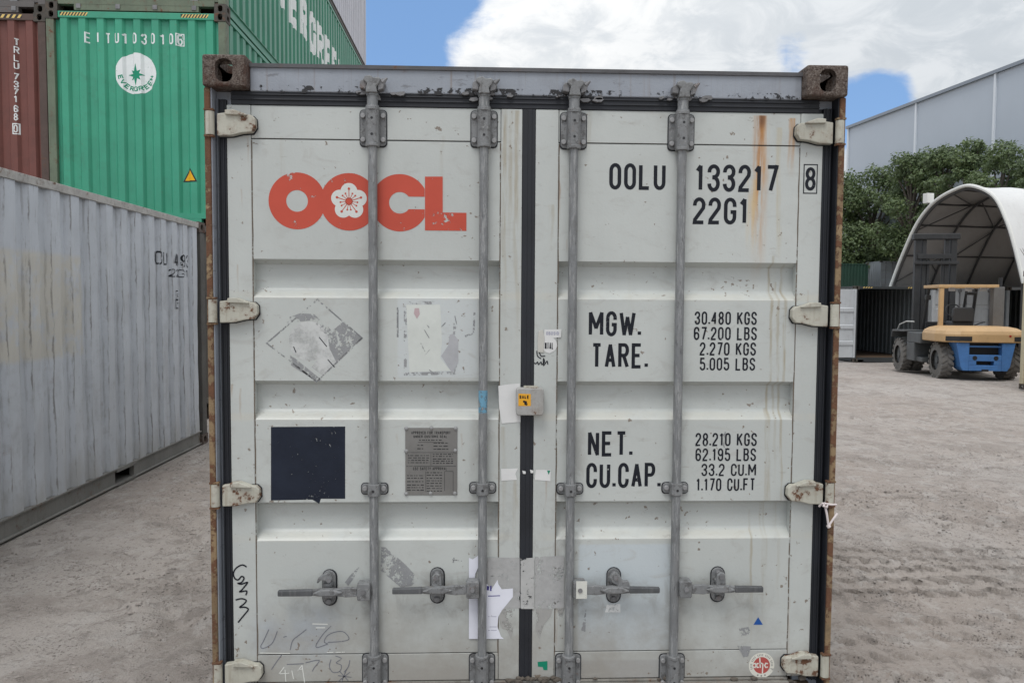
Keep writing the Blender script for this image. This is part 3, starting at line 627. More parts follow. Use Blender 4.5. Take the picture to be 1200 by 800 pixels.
for bi, (px, tb, _, mb_, hy, side) in enumerate(bars):
    x = (U(px, 200, YR)[0] + U([438, 565, 667.5, 790.5][bi], 740, YR)[0]) / 2; bx.append(x)
    zt, zb, zm, zh = U(px, tb, YR)[1], U(px, 788, YR)[1], U(px, mb_, YR)[1], U(px, hy, YR)[1]
    lb = MB().tube([(x, YR, z) for z in np.linspace(zb - .1, zt + .125, 14)], .0172, 20).build('locking_bar', STEEL, box, True)
    rr = random.Random(bi)
    for kz in (zt, zb):                 # bolted guide plates
        h2 = .067
        gb = MB().prism(rrect(x - .049, x + .049, kz - h2, kz + h2, .014), 'y', .046, .0545).build('guide_bracket', HWS, lb, bevel=.002)
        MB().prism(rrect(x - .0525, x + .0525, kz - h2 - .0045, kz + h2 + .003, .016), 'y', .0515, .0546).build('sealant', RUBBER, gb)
        MB().prism([(x - .028, .05), (x - .024, .018), (x - .014, .008), (x + .014, .008), (x + .024, .018), (x + .028, .05)], 'z', kz - h2 + .004, kz + h2 - .004).build('bracket_boss', HWS, gb, bevel=.003)
        for s3 in (-1, 1): MB().cyl((x, YR, kz + s3 * (h2 - .006)), (x, YR, kz + s3 * (h2 + .007)), .027).build('collar', HWS, gb, True, bevel=.002)
        for ax_ in (-1, 1):
            for az_ in (-1, 1):
                MB().cyl((x + ax_ * .038, .0375, kz + az_ * .045), (x + ax_ * .038, .048, kz + az_ * .045), .0098, 12).build('bolt', BOLT, gb, True, bevel=.002)
        for az_ in (-1, 1): MB().cyl((x, .0072, kz + az_ * .03), (x, .009, kz + az_ * .03), .005, 10).build('grease_hole', BLACK, gb)
    # sleeve, cam head and the two keeper jaws on the header
    z0 = zt + .067
    MB().tube([(x, YR, z0 + .004), (x, YR, z0 + .012), (x, YR, z0 + .013), (x, YR, z0 + .048), (x, YR, z0 + .049), (x, YR, z0 + .058)], [.025, .025, .0205, .0205, .023, .023], 18).build('sleeve', STEEL, lb, True)
    zc = z0 + .085
    cm = MB().prism([(x - .022, zc - .03), (x + .022, zc - .03), (x + .018, zc - .008), (x + .028, zc + .004), (x + .036, zc + .02), (x + .026, zc + .028), (x + .006, zc + .025), (x - .004, zc + .034), (x - .026, zc + .03), (x - .032, zc + .016), (x - .016, zc + .004), (x - .02, zc - .01)], 'y', .002, .04).build('cam', HWS, lb, bevel=.004)
    kp = MB().prism([(x - .046, zc - .012), (x - .022, zc - .016), (x - .018, zc + .006), (x - .03, zc + .022), (x - .044, zc + .014)], 'y', .012, .047).build('cam_keeper', DARKST, lb, bevel=.003)
    kp = MB().prism([(x + .022, zc - .02), (x + .042, zc - .014), (x + .05, zc + .008), (x + .042, zc + .026), (x + .024, zc + .012)], 'y', .01, .047)
    kp.tube([(x + .04, .016, zc + .01), (x + .058, .012, zc + .026)], [.010, .004], 8).build('cam_keeper', DARKST, lb, bevel=.003)
    # flecks of chewed paint and scale stuck round the keeper
    fl = MB()
    for k in range(7):
        fx, fz = x + rr.uniform(-.1, .11), zc - .028 + rr.uniform(-.016, .01); r = rr.uniform(.004, .013)
        fl.prism([(fx + r * 1.7 * math.cos(a_) * rr.uniform(.6, 1.2), fz + r * .7 * math.sin(a_) * rr.uniform(.6, 1.2)) for a_ in np.linspace(0, 5.4, 7)], 'y', .034, .05)
    fl.build('paint_scale', DARKST, lb)['kind'] = 'stuff'
    # bottom cam, mostly below the picture
    MB().prism([(x - .03, zb - .15), (x + .03, zb - .15), (x + .035, zb - .09), (x - .035, zb - .09)], 'y', .004, .045).build('cam', DARKST, lb, bevel=.004)
    # mid strap
    st = MB().prism(rrect(x - .05, x + .05, zm - .022, zm + .018, .013), 'y', .044, .0545).build('bar_strap', HWS, lb, bevel=.002)
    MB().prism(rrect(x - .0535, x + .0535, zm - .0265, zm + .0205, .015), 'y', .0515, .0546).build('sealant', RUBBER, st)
    MB().prism([(x - .026, .05), (x - .021, .014), (x - .012, .009), (x + .012, .009), (x + .021, .014), (x + .026, .05)], 'z', zm - .026, zm + .022).build('strap_saddle', HWS, st, bevel=.003)
    for ax_ in (-1, 1): MB().cyl((x + ax_ * .036, .036, zm), (x + ax_ * .036, .046, zm), .010, 12).build('bolt', BOLT, st, True, bevel=.002)
    MB().cyl((x, .0078, zm - .004), (x, .010, zm - .004), .005, 10).build('grease_hole', BLACK, st)
    # handle: hub block on the bar, lever, keeper plate
    s = side
    MB().prism(rrect(*sorted((x + s * .012, x + s * .062)), zh - .034, zh + .034, .008), 'y', -.004, .044).build('handle_hub', HWS, lb, bevel=.004)
    MB().cyl((x + s * .038, -.010, zh + .002), (x + s * .038, -.003, zh + .002), .009, 12).build('hub_pin', DARKST, lb, True)
    L2 = [.365, .348, .352, .345][bi]; z_ = zh
    lever = MB().prism([(x + s * a, z_ + c_) for a, c_ in ((.062, .017), (.105, .019), (.145, .013), (.165, .016), (.215, .013), (.235, .010), (.235, -.012), (.21, -.015), (.165, -.017), (.145, -.014), (.105, -.020), (.062, -.017))], 'y', -.002, .014).build('handle', HWS, lb, bevel=.003)
    MB().prism([(x + s * a, z_ + c_) for a, c_ in ((.115, .002), (.15, .014), (.2, .014), (.232, -.001), (.2, -.011), (.15, -.011))], 'y', -.012, .0).build('handle_rib', HWS, lever, bevel=.004)
    MB().prism([(x + s * a, z_ + c_) for a, c_ in ((.232, .012), (L2, .009), (L2, -.013), (.232, -.013))], 'y', -.006, .014).build('handle_grip', GRIP, lever, bevel=.004)
    kx = x + s * .178
    kpl = MB().prism(stadium(kx, zh + .002, .0255, .068), 'y', .044, .0545).build('handle_keeper', HWS, lb, bevel=.002)
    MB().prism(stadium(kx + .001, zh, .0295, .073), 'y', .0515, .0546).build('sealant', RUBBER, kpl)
    for q4 in (-1, 1): MB().cyl((kx, .03, zh + q4 * .05), (kx, .046, zh + q4 * .05), .011, 12).build('bolt', DARKST, kpl, True, bevel=.002)
    for q4 in (-.03, .016): MB().box(kx - .017, kx + .017, .014, .046, zh + q4, zh + q4 + .014).build('keeper_lug', HWS, kpl, bevel=.003)
    hk = {0: [(.004, .075), (-.014, .068), (-.036, .052), (-.04, .036), (-.034, .034), (-.024, .046), (-.010, .044), (.012, .036), (.02, .05), (.014, .066)],
          1: [(.016, .06), (.0, .066), (-.015, .055), (-.018, .02), (-.01, -.006), (.012, -.004), (.02, .02)],
          2: [(-.015, .062), (.008, .066), (.02, .05), (.03, .034), (.052, .034), (.058, .01), (.044, -.012), (.022, -.008), (.008, .014), (-.014, .03), (-.024, .046)],
          3: [(.016, .06), (.0, .067), (-.016, .055), (-.02, .016), (-.004, -.012), (.012, -.008), (.02, .02)]}[bi]
    MB().prism([(kx + a, zh + c_) for a, c_ in hk], 'y', .004, .016 if bi in (1, 3) else .022).build('latch_hook', HWS, kpl, bevel=.004)
    MB().cyl((kx + (.008 if bi == 0 else 0), -.004, zh + .048), (kx + (.008 if bi == 0 else 0), .006, zh + .048), .009, 12).build('latch_pin', DARKST, kpl, True)

# ------------------------------------------------------------------ markings on the white doors
INKB = ink('black_stencil', (.012, .014, .020), .12, .5, 110.); RED = ink('red_vinyl', (.50, .085, .055), .24, .45, 42., .12, 7.)
WVIN = ink('white_vinyl', (.62, .64, .61), .1); NAVY = ink('navy_vinyl', (.017, .022, .036), .0, .4, 70., .5, 9.)
PANY, STY, RAILY = YF - .0006, YS - .0006, YF - .0016
DL, DR = doors
def text_px(par, s, x0, x1, y0, y1, y=PANY, mat=INKB, wd=None, gap=.28):
    xm, ym = (x0 + x1) / 2, (y0 + y1) / 2; ws = []
    text2d(ws, s, U(x0, ym, y)[0], U(x1, ym, y)[0], U(xm, y1, y)[1], U(xm, y0, y)[1], lambda a, b: (a, y, b), wd, gap)
    for w_ in ws:
        if w_.v: w_.build('lettering', mat, par)
for a in (('OOLU', 714, 780, 191.5, 222.5), ('133217', 815, 912, 193, 225), ('22G1', 812, 877, 231.5, 263), ('MGW.', 690, 751, 364.5, 394), ('TARE.', 693, 759, 402, 431.5),
          ('30.480 KGS', 814, 887, 365, 380.5), ('67.200 LBS', 813, 887, 383, 398.5), ('2.270 KGS', 820, 886, 401, 416.5), ('5.005 LBS', 820, 885, 419, 434),
          ('NET.', 689, 741, 505, 534.5), ('CU.CAP.', 687, 774, 542, 571.5), ('28.210 KGS', 815, 887, 507, 522.5), ('62.195 LBS', 815, 886, 525, 540), ('33.2 CU.M', 822, 886, 543, 557.5), ('1.170 CU.FT', 816, 885, 560, 575)):
    H_ = (a[4] - a[3]) / 302.
    text_px(DR, *a, wd=H_ * (.138 if H_ > .07 else .135), gap=.24)
text_px(DR, '8', 943.5, 956, 196, 223.5, STY, INKB, .0125)
def ring_px(mb, x0, x1, y0, y1, y, w_):
    a = U(x0, y1, y); b = U(x1, y0, y); mb.flat([[(a[0], a[1]), (b[0], a[1]), (b[0], b[1]), (a[0], b[1])], [(a[0] + w_, a[1] + w_), (b[0] - w_, a[1] + w_), (b[0] - w_, b[1] - w_), (a[0] + w_, b[1] - w_)]], y); return mb
ring_px(MB(), 941, 958.5, 192.5, 227, STY, .004).build('lettering', INKB, DR)
def circ(px, py, r, y, n=48, a0=0, a1=360):
    cx, cz = U(px, py, y); k = r / 302.; full = a1 - a0 >= 360
    return [(cx + k * math.cos(R(a0 + (a1 - a0) * i / n)), cz + k * math.sin(R(a0 + (a1 - a0) * i / n))) for i in range(n if full else n + 1)]
def poly_px(par, name, pts, mat, y=PANY, holes=()):
    return MB().flat([[U(a, b, y) for a, b in pts]] + [list(h) for h in holes], y).build(name, mat, par)
def residue(name, col, lo, hi, scale, edge=None):
    m, g = mat_new(name); tc, q = coords(g, False)
    n = g.m('ADD', g.m('MULTIPLY', g.noise(q, scale, 8, .72), .55), g.m('MULTIPLY', g.noise(q, scale * .14, 4, .6, .8), .45))
    base = g.mix(g.noise(q, scale * .5, 5, .7), tuple(c * .75 for c in col), tuple(min(1, c * 1.25) for c in col))
    finish(g, base, .7, 0, n, .5, .002, alpha=g.ss(n, lo, hi)); return m
SEAM = residue('dirty_seam', (.115, .085, .06), .40, .50, 38.)
for dr_, px in ((DL, 297), (DL, 586), (DR, 652.5), (DR, 932)):
    xs = xx(px); ys = np.linspace(zz(770), zz(166), 40); mb = MB(); rr = random.Random(px)
    stroke(mb, [(xs + rr.uniform(-.0012, .0012) + (.002 if px in (297, 652.5) else -.002), z) for z in ys], .0042, 0, lambda a, b: (a, YF - .0008, b)); mb.build('seam_line', SEAM, dr_)
CAULK = residue('caulk_smear', (.022, .022, .024), .53, .55, 42.)
MB().flat([[(-1.05, HB - .004), (1.05, HB - .004), (1.05, HB + .024), (-1.05, HB + .024)]], .0453).build('sealant_smear', CAULK, header)
# red shipping-line emblem
MB().flat([circ(348.1, 235.5, 32.6, PANY), circ(348.1, 235.5, 12.4, PANY, 32)], PANY).build('logo_letter', RED, DL)
o2 = MB().flat([circ(409, 236.6, 33, PANY - .0003)], PANY - .0003).build('logo_letter', RED, DL)
fc = U(409, 236.0, PANY); k = 1 / 302.; fl = []
for i in range(180):
    a = 2 * math.pi * i / 180; ph = (a - math.pi / 2) % (2 * math.pi / 5); ph = min(ph, 2 * math.pi / 5 - ph)
    dd, rr_ = 11.4, 9.6; disc = rr_ ** 2 - (dd * math.sin(ph)) ** 2; rad = dd * math.cos(ph) + math.sqrt(max(disc, 0)); fl.append((fc[0] + rad * k * math.cos(a), fc[1] + rad * k * math.sin(a)))
MB().flat([fl], PANY - .0006).build('blossom', WVIN, o2)
sm = MB(); sm.flat([[(fc[0] + 4.3 * k * math.cos(a), fc[1] + 4.3 * k * math.sin(a)) for a in np.linspace(0, 6.1, 18)]], PANY - .0009)
for i in range(15):
    a = math.pi / 2 + 2 * math.pi * i / 15; rl = 14.5 if i % 3 == 0 else 9.8
    stroke(sm, [(fc[0] + 3.5 * k * math.cos(a), fc[1] + 3.5 * k * math.sin(a)), (fc[0] + rl * k * math.cos(a), fc[1] + rl * k * math.sin(a))], (.9 if i % 3 == 0 else .7) * k, 0, lambda p, q_: (p, PANY - .0009, q_))
    rd = 1.5 if i % 3 == 0 else 1.1
    sm.flat([[(fc[0] + (rl * math.cos(a) + rd * math.cos(b)) * k, fc[1] + (rl * math.sin(a) + rd * math.sin(b)) * k) for b in np.linspace(0, 5.5, 8)]], PANY - .0011)
sm.build('blossom_stamens', RED, o2)
cc_ = U(468.6, 237.7, PANY); xe = U(497.6, 237, PANY)[0]; k = 1 / 302.; a0 = math.degrees(math.asin(7.2 / 12.4)); aE = math.degrees(math.acos(min(1, (xe - cc_[0]) / (33 * k))))
cp = [(cc_[0] + 33 * k * math.cos(R(a)), cc_[1] + 33 * k * math.sin(R(a))) for a in np.linspace(aE, 360 - aE, 60)] + [(xe, cc_[1] - 7.2 * k)] + [(cc_[0] + 12.4 * k * math.cos(R(a)), cc_[1] + 12.4 * k * math.sin(R(a))) for a in np.linspace(360 - a0, a0, 40)] + [(xe, cc_[1] + 7.2 * k)]
MB().flat([cp], PANY).build('logo_letter', RED, DL)
poly_px(DL, 'logo_letter', [(498, 207), (518.8, 207), (518.8, 249), (546.6, 249.4), (546.6, 270.6), (498, 270)], RED, PANY - .0002)
# dark square, ghost of a hazard diamond, ghost of a placard
poly_px(DL, 'vinyl_square', [(317.5, 500), (404.5, 499.5), (404.5, 584), (376, 584), (374, 590), (366, 585), (317.5, 586)], NAVY)
RES1 = residue('grey_glue_residue', (.26, .265, .27), .485, .505, 75.); RES2 = residue('thin_glue_outline', (.20, .205, .21), .485, .51, 110.); RES4 = residue('broken_outline', (.27, .275, .28), .51, .535, 48.); RES3 = residue('pale_glue_film', (.52, .53, .52), .30, .55, 14.); TAPE = residue('weathered_silver_tape', (.37, .37, .365), .415, .43, 70.); TAPE2 = residue('tape_glue_stain', (.33, .325, .31), .44, .49, 30.)
def line_px(par, name, pts, wpx, mat, y=PANY, closed=0):
    mb = MB(); stroke(mb, [U(a, b, y) for a, b in pts], wpx / 302., closed, lambda a, b: (a, y, b)); return mb.build(name, mat, par)
dia = [(372, 351), (424.5, 396), (371, 447), (312.5, 402)]
line_px(DL, 'placard_outline', dia, 1.6, RES2, PANY, 1)
poly_px(DL, 'placard_ghost', [(402, 377), (424, 396.5), (394, 424), (386, 408), (384, 392)], RES1, PANY)
poly_px(DL, 'placard_ghost', [(337, 372), (352, 367), (368, 368), (392, 390), (384, 394), (366, 375), (336, 378)], RES1, PANY - .0001)
poly_px(DL, 'placard_ghost', [(340, 416), (346, 420), (372, 441), (378, 446), (370, 446), (341, 428)], RES1, PANY)
MB().flat([circ(362, 399.5, 23, PANY + .0003)], PANY + .0003).build('placard_ghost', RES3, DL)
poly_px(DL, 'placard_ghost', [(385, 405), (400, 420), (378, 440), (365, 430)], RES3, PANY + .0002)
for pts in (((374, 395), (383, 406)), ((344, 406), (347, 413)), ((384, 421), (392, 430))): line_px(DL, 'scratch', pts, 1., INKB, PANY - .0002)
line_px(DL, 'placard_outline', [(475, 355), (532, 354.5), (534, 437), (475, 438)], 3.4, RES4, PANY, 1)
line_px(DL, 'placard_outline', [(466, 360), (466, 395)], 2, RES2); line_px(DL, 'placard_outline', [(545, 394), (555, 390), (556, 366)], 2.2, RES1)
poly_px(DL, 'placard_ghost', [(531, 391), (537, 398), (537, 425), (530, 437), (517, 417), (525, 405), (527, 392)], residue('bare_primer', (.38, .385, .40), .36, .42, 22.), PANY - .0001)
poly_px(DL, 'placard_ghost', [(476, 357), (516, 357), (518, 400), (516, 420), (528, 434), (480, 436)], residue('pale_paint_film', (.585, .61, .575), .2, .3, 10.), PANY + .0003)
poly_px(DL, 'sticker_remnant', [(486, 361), (491, 361), (492, 368), (488.5, 373.5), (485, 367)], ink('faded_pink', (.47, .36, .37), .2), PANY - .0002)
for pts in (((498, 377), (503, 384)), ((497, 386), (503, 396)), ((493, 402), (498, 412)), ((498, 416), (505, 408)), ((517, 383), (522, 378)), ((533, 370), (536, 384)), ((503, 433), (509, 438))): line_px(DL, 'scratch', pts, .9, RES2, PANY - .0003)
poly_px(DL, 'glue_patch', [(447, 640), (452, 641), (475, 661), (491, 678), (482, 686), (470, 688), (446, 668)], RES1); poly_px(DL, 'glue_patch', [(404, 682), (410, 674), (419, 665), (421, 664), (414, 678), (408, 686)], RES1)
poly_px(DR, 'glue_patch', [(864, 756), (880, 757), (877, 768), (872, 771)], RES1, RAILY - .0002); poly_px(DR, 'glue_patch', [(866, 736), (878, 734), (880, 742), (868, 745)], RES1); poly_px(DR, 'glue_patch', [(684, 724), (687, 712), (686, 740), (681, 738)], RES1)
# torn label and silver tape across the door gap
PAPER = ink('white_paper', (.72, .73, .80), .0, .6); PAPER2 = ink('grey_white_paper', (.66, .66, .65), .0, .7); PRINT = ink('violet_print', (.09, .08, .26), .3); GREY_PRINT = ink('faint_print', (.36, .36, .45), .45)
poly_px(DL, 'tape', [(571, 653), (609, 653), (609.5, 712), (594, 713), (571, 712)], TAPE, STY - .0004)
poly_px(DR, 'tape', [(627, 652), (661, 651), (661, 712), (627, 713)], TAPE, STY - .0004); poly_px(DR, 'tape', [(610, 654), (626, 653), (626, 713), (610, 713)], residue('torn_tape', (.42, .42, .41), .46, .48, 40.), .0482)
poly_px(DL, 'glue_patch', [(588, 713), (603, 713), (601, 740), (599, 748), (594, 738), (588, 736), (585, 724)], TAPE2, STY - .0003); poly_px(DR, 'glue_patch', [(628, 713), (648, 713), (645, 722), (637, 732), (632, 748), (628, 738)], TAPE2, STY - .0003); poly_px(DR, 'glue_patch', [(653, 712), (660, 712), (659, 724), (656, 729)], TAPE2, STY - .0003)
label_sheet = poly_px(DL, 'torn_label', [(549.5, 653), (554, 655), (561, 650), (561, 663), (557, 672), (556, 684), (571, 684), (576, 690), (583, 679), (584, 684), (588, 690), (601, 689), (601, 699), (588, 715), (584, 722), (583, 734), (587, 745), (590.5, 748), (549.5, 748)], PAPER, .0503)
text_px(label_sheet, 'RE', 570.5, 577, 686, 692,   .0500, PRINT, .006); line_px(label_sheet, 'print_line', [(572, 698), (586, 697.5)], 1.1, PRINT,   .0500)
for yy in (722, 734, 738): line_px(label_sheet, 'print_line', [(572, yy), (582, yy)], .7, GREY_PRINT,   .0500)
poly_px(DL, 'paper_slip', [(584, 452), (596, 450), (609.5, 449), (610, 494), (588, 496), (585, 478)], PAPER2, STY - .001)
poly_px(DL, 'paper_slip', [(587, 549), (607, 548.5), (604, 555), (606, 562), (587.5, 563)], PAPER2, STY - .0006); poly_px(DR, 'paper_slip', [(628, 550), (645.5, 550.5), (645, 563.5), (626.5, 562)], PAPER2, STY - .0006); poly_px(DR, 'paper_slip', [(641, 551), (645, 551), (643, 556)], ink('green_print', (.02, .22, .14), .1), STY - .001)
for a in ((612, 551, 616, 555), (621, 550, 625, 554)): MB().flat([[U(a[0], a[1], .0485), U(a[2], a[1] + 1, .0485), U(a[2], a[3], .0485), U(a[0] + 1, a[3], .0485)]], .0485).build('paper_slip', PAPER2, DR)
rip = poly_px(DR, 'torn_sticker', [(638, 386), (658, 385.5), (657.5, 395), (648, 396), (649, 411), (644, 414), (638, 412), (637, 400)], PAPER2, STY - .0008)
MB().flat([circ(643.5, 404, 9.4, STY - .0006, 30)], STY - .0006).build('torn_sticker', PAPER2, DR)
text_px(rip, 'NTAL', 638.5, 648.5, 401, 409, STY - .0013, INKB, .0035); text_px(rip, 'OBOSID', 640, 655, 388.5, 392.5, STY - .0013, GREY_PRINT, .0025)
MB().prism([U(631, 388, .05), U(636, 386, .05), U(638, 395, .05), U(637, 413, .05), U(630, 412.5, .05), U(630, 400, .05)], 'y', .0475, .0505).build('curled_paper', ink('dirty_paper', (.50, .49, .45), .1), DR, bevel=.001)
for pts in (((629, 411), (630, 417), (634, 420)), ((632, 412), (634, 417), (639, 417)), ((626, 425), (628, 426), (630, 424), (631, 427), (634, 424), (635, 427), (638, 424), (637, 420), (637, 428), (641, 423), (642, 427)), ((289, 664), (284, 661.5), (277, 665), (273.5, 671), (275, 677), (279, 679), (283, 675), (286, 677), (283, 682), (279, 683), (283, 684), (290, 682), (284, 690), (281, 693), (289, 692), (288, 697)), ((276, 702.5), (283, 701), (288.5, 703), (286, 707), (281, 711), (287, 711), (291, 713.5), (287, 719), (282, 725), (279, 729))):
    line_px(DR if pts[0][0] > 600 else DL, 'scribble', [tuple(v) for v in cat(pts, 5)], 1.7 if pts[0][0] < 400 else 1.2, INKB, STY - .0005)
PENC = ink('faint_pen', (.17, .175, .20), .35); CHALK = ink('chalk', (.66, .67, .63), .45, .9)
for pts in (((315, 737), (309, 750), (305.5, 757), (309, 759), (319, 753), (325, 739)), ((332, 746), (336, 745)), ((340, 761), (343, 750), (350, 744), (359, 737)), ((388, 733), (379, 742), (371, 754), (371, 758), (376, 757), (384, 754)), ((384, 754), (380, 751), (384, 744), (393, 740), (403, 740), (409, 748), (400, 751), (384, 752))): line_px(DL, 'scribble', [tuple(v) for v in cat(pts, 5)], .9, PENC, PANY - .0003)
for pts in (((330, 767), (324, 775), (318, 784)), ((336, 778), (356, 777)), ((358, 776), (374, 773), (368, 782), (366, 786)), ((388, 772), (386, 780), (390, 787), (398, 786), (400, 779), (394, 776), (400, 771), (393, 768)), ((410, 773), (408, 781), (403, 787)), ((396, 791), (412, 793)), ((406, 784), (400, 799)), ((398, 786), (408, 797)), ((410, 787), (396, 798))): line_px(DL, 'scribble', [tuple(v) for v in cat(pts, 4)], .9, PENC, RAILY - .0003)
for pts in (((333, 781), (327, 789), (339, 788)), ((334, 784), (335, 798)), ((342, 785), (344, 795)), ((349, 785), (354, 779), (357, 799)), ((350, 784), (355, 783)), ((305, 764.5), (340, 765)), ((383, 764), (404, 763.5))): line_px(DL, 'chalk_mark', pts, 1.1, CHALK, RAILY - .0005)
line_px(DL, 'chalk_mark', [(366, 730.5), (384, 731)], 1.4, CHALK); line_px(DL, 'chalk_mark', [(370, 735), (381, 735)], 1.4, CHALK)
for pts in (((530, 655), (541, 657)), ((532, 653), (531, 659)), ((846, 512), (850, 506), (848, 522), (851, 528))): line_px(DL if pts[0][0] < 700 else DR, 'scribble', pts, 1.2, RES2, PANY - .0004)
poly_px(DR, 'triangle_sticker', [(888.5, 722.5), (894, 731.5), (883, 731.5)], ink('blue_vinyl', (.02, .09, .32), .1), PANY - .0002)
poly_px(DR, 'green_sticker', [(630, 775), (641.5, 774), (641.5, 784.5), (637, 784.5), (636, 781), (630.5, 780.5)], ink('green_vinyl', (.01, .22, .13), .1), STY - .0004)
poly_px(DR, 'white_smear', [(711, 708), (727, 707), (727, 717), (709, 717)], residue('white_film', (.66, .67, .66), .44, .47, 55.), PANY - .0002)
# round red and white sticker
rs_ = MB().flat([circ(892.5, 779, 15.8, RAILY - .0003)], RAILY - .0003).build('round_sticker', ink('cream_vinyl', (.66, .65, .58), .05), DR)
MB().flat([circ(892.5, 779, 10.3, RAILY - .0006)], RAILY - .0006).build('sticker_disc', ink('dull_red_vinyl', (.42, .085, .075), .1), rs_)
mb = MB(); c8 = U(892.5, 779, RAILY - .0009); k = 1 / 302.; pt = lambda a, b: (c8[0] + a * k, c8[1] + b * k); wr = lambda a, b: (a, RAILY - .0009, b)
for pts in ([(-11, 1.5), (-8, 2.6), (-7, 0), (-8, -2.6), (-11, -1.5)], [(-2.5, 9.5), (-1.5, -3)], [(-2.2, 2), (0, 2.6), (1.5, 1.5), (1.2, -10)], [(7.8, 2), (5.2, 2.6), (3.8, 0), (5.2, -2.6), (8, -2)], [(-3.5, 2.3), (-5.6, 2.3), (-6.2, 0), (-5.4, -2.5), (-3, -2.2)]): stroke(mb, [pt(*p) for p in pts], 1.5 * k, 0, wr)
mb.build('sticker_letters', ink('cream_print', (.68, .66, .60), 0.), rs_)
mb = MB()
for i in range(26):
    a = R(200 - 220 * i / 25)
    if i % 5 == 4: continue
    stroke(mb, [pt(11.7 * math.cos(a), 11.7 * math.sin(a)), pt(14.2 * math.cos(a), 14.2 * math.sin(a))], .8 * k, 0, lambda a_, b: (a_, RAILY - .0006, b))
for a in (250, 270, 290): mb.flat([[pt(13 * math.cos(R(a)) + 1.1 * math.cos(b), 13 * math.sin(R(a)) + 1.1 * math.sin(b)) for b in np.linspace(0, 5.5, 8)]], RAILY - .0006)
mb.build('sticker_letters', ink('grey_print', (.25, .24, .23), .1), rs_)
# riveted data plate
PLATE = paint('data_plate_metal', (.205, .20, .19), .5, .12, .4, (.12, .115, .105), .0, .2, 4., .2, .35)
a = U(475, 580, .053); b = U(536, 501, .053)
pl = MB().box(a[0], b[0], .0528, .0548, a[1], b[1]).build('data_plate', PLATE, DL, bevel=.0006)
PPR = ink('plate_print', (.045, .045, .045), .35, .6, 160.)
for s_, x0, x1, y0, y1 in (('APPROVED FOR TRANSPORT', 482, 528, 505, 508.6), ('UNDER CUSTOMS SEAL', 484.5, 524, 509.6, 512.8), ('CSC SAFETY APPROVAL', 484, 524, 547, 550.6)): text_px(pl, s_, x0, x1, y0, y1, .0524, PPR, .0022)
rr = random.Random(3); mb = MB(); put = lambda p, q_: (p, .0524, q_)
for x0, x1, ys in ((491, 519, [515.5]), (489, 496, [521.5, 525.5]), (508, 526, [519, 522.5, 526]), (478, 503, [533.5, 536.2, 539, 541.8]), (507, 531, [532, 534.5, 537.5, 540, 542.5]), (477, 497, [557, 560, 564, 568, 571, 574]), (500, 518, [553.5, 556.5, 560, 563, 566, 569, 572, 575])):
    for yv in ys:
        x = x0
        while x < x1:
            e = min(x1, x + rr.uniform(1.5, 5)); stroke(mb, [U(x, yv, .0524), U(e, yv, .0524)], rr.uniform(.8, 1.3) / 302, 0, put); x = e + rr.uniform(.8, 1.6)
for pts in ([(490, 518), (520, 518)], [(476, 530), (534.5, 530)], [(505, 531), (505, 545)], [(476, 546), (534.5, 546)], [(521, 552), (531, 552)], [(521, 552), (521, 575)], [(531, 552), (531, 575)], [(499, 552), (499, 576)]): stroke(mb, [U(*p, .0524) for p in pts], .5 / 302, 0, put)
mb.build('plate_print', PPR, pl)
for p in ((476, 502), (505.5, 501.5), (534, 502), (476, 528.5), (533.5, 528), (476, 578.5), (504.5, 578), (533, 578)):
    u = U(*p, .05); MB().tube([(u[0], .053, u[1]), (u[0], .049, u[1]), (u[0], .0475, u[1])], [.0078, .0062, .003], 12).build('rivet', BOLT, pl, True)
# lock box welded over the door gap
a = U(604.5, 486, .03); b = U(637, 454, .03)
lk = MB().prism(rrect(a[0], b[0], a[1], b[1], .012), 'y', .012, .0515).build('lock_box', paint('lock_box_grey', (.36, .355, .34), .55, .1, .45, (.16, .13, .10), .22, .3, 5., .4), box, bevel=.005, seg=3)
MB().box(a[0] + .03, b[0] - .022, .014, .05, b[1] - .002, b[1] + .006).build('box_lip', HINGEM, lk, bevel=.002)
ye = MB().flat([[U(607.5, 475.5, .0114), U(622, 475.5, .0114), U(622, 461.5, .0114), U(607.5, 461, .0114)]], .0114).build('yellow_sticker', ink('yellow_vinyl', (.72, .36, .03), .05), lk)
text_px(ye, 'SALE', 608.7, 620, 463, 467, .011, INKB, .0035); line_px(ye, 'print_mark', [(613, 470), (617, 471), (615, 473), (618, 474)], 2.2, INKB, .011)
# hub sticker on the third bar, blue tape on the second
a = U(675, 701, -.0045); b = U(688, 680.5, -.0045); MB().box(a[0], b[0], -.0062, -.0048, a[1], b[1]).build('hub_sticker', ink('dirty_white_vinyl', (.60, .60, .55), .45, .6, 45.), box)
MB().tube([(bx[1], YR, U(567, v, YR)[1]) for v in (457, 470, 483)], .0176, 20, False).build('tape_band', residue('blue_tape', (.13, .30, .42), .44, .50, 60.), box, True)
# white cord tied round the right hinge post
CORD = plain('white_cord', (.62, .56, .55), .85)
P3 = lambda px, py, y: (U(px, py, y)[0], y, U(px, py, y)[1])
co = MB().tube([P3(960, 593, .02), P3(964, 589.5, .004), P3(968, 590, .0), P3(974, 591, .004), P3(980, 591, .02)], .0042, 8)
co.tube([P3(967, 589, .002), P3(965, 593, -.006), P3(969, 594, -.008), P3(970, 590, -.004), P3(966, 590, -.004)], .005, 8)
co.tube([P3(967, 593, .0), P3(969, 602, -.004), P3(971, 616, -.002)], .0045, 8); co.tube([P3(971, 616, -.002), P3(977, 607, -.003), P3(981, 601.5, .01)], .0042, 8)
co.tube([P3(970, 615, -.004), P3(971, 617, -.006), P3(972, 616, -.002)], .007, 8)
tag(co.build('cord', CORD, None, True), 'knotted white cord tied below the third hinge on the right post', 'cord')
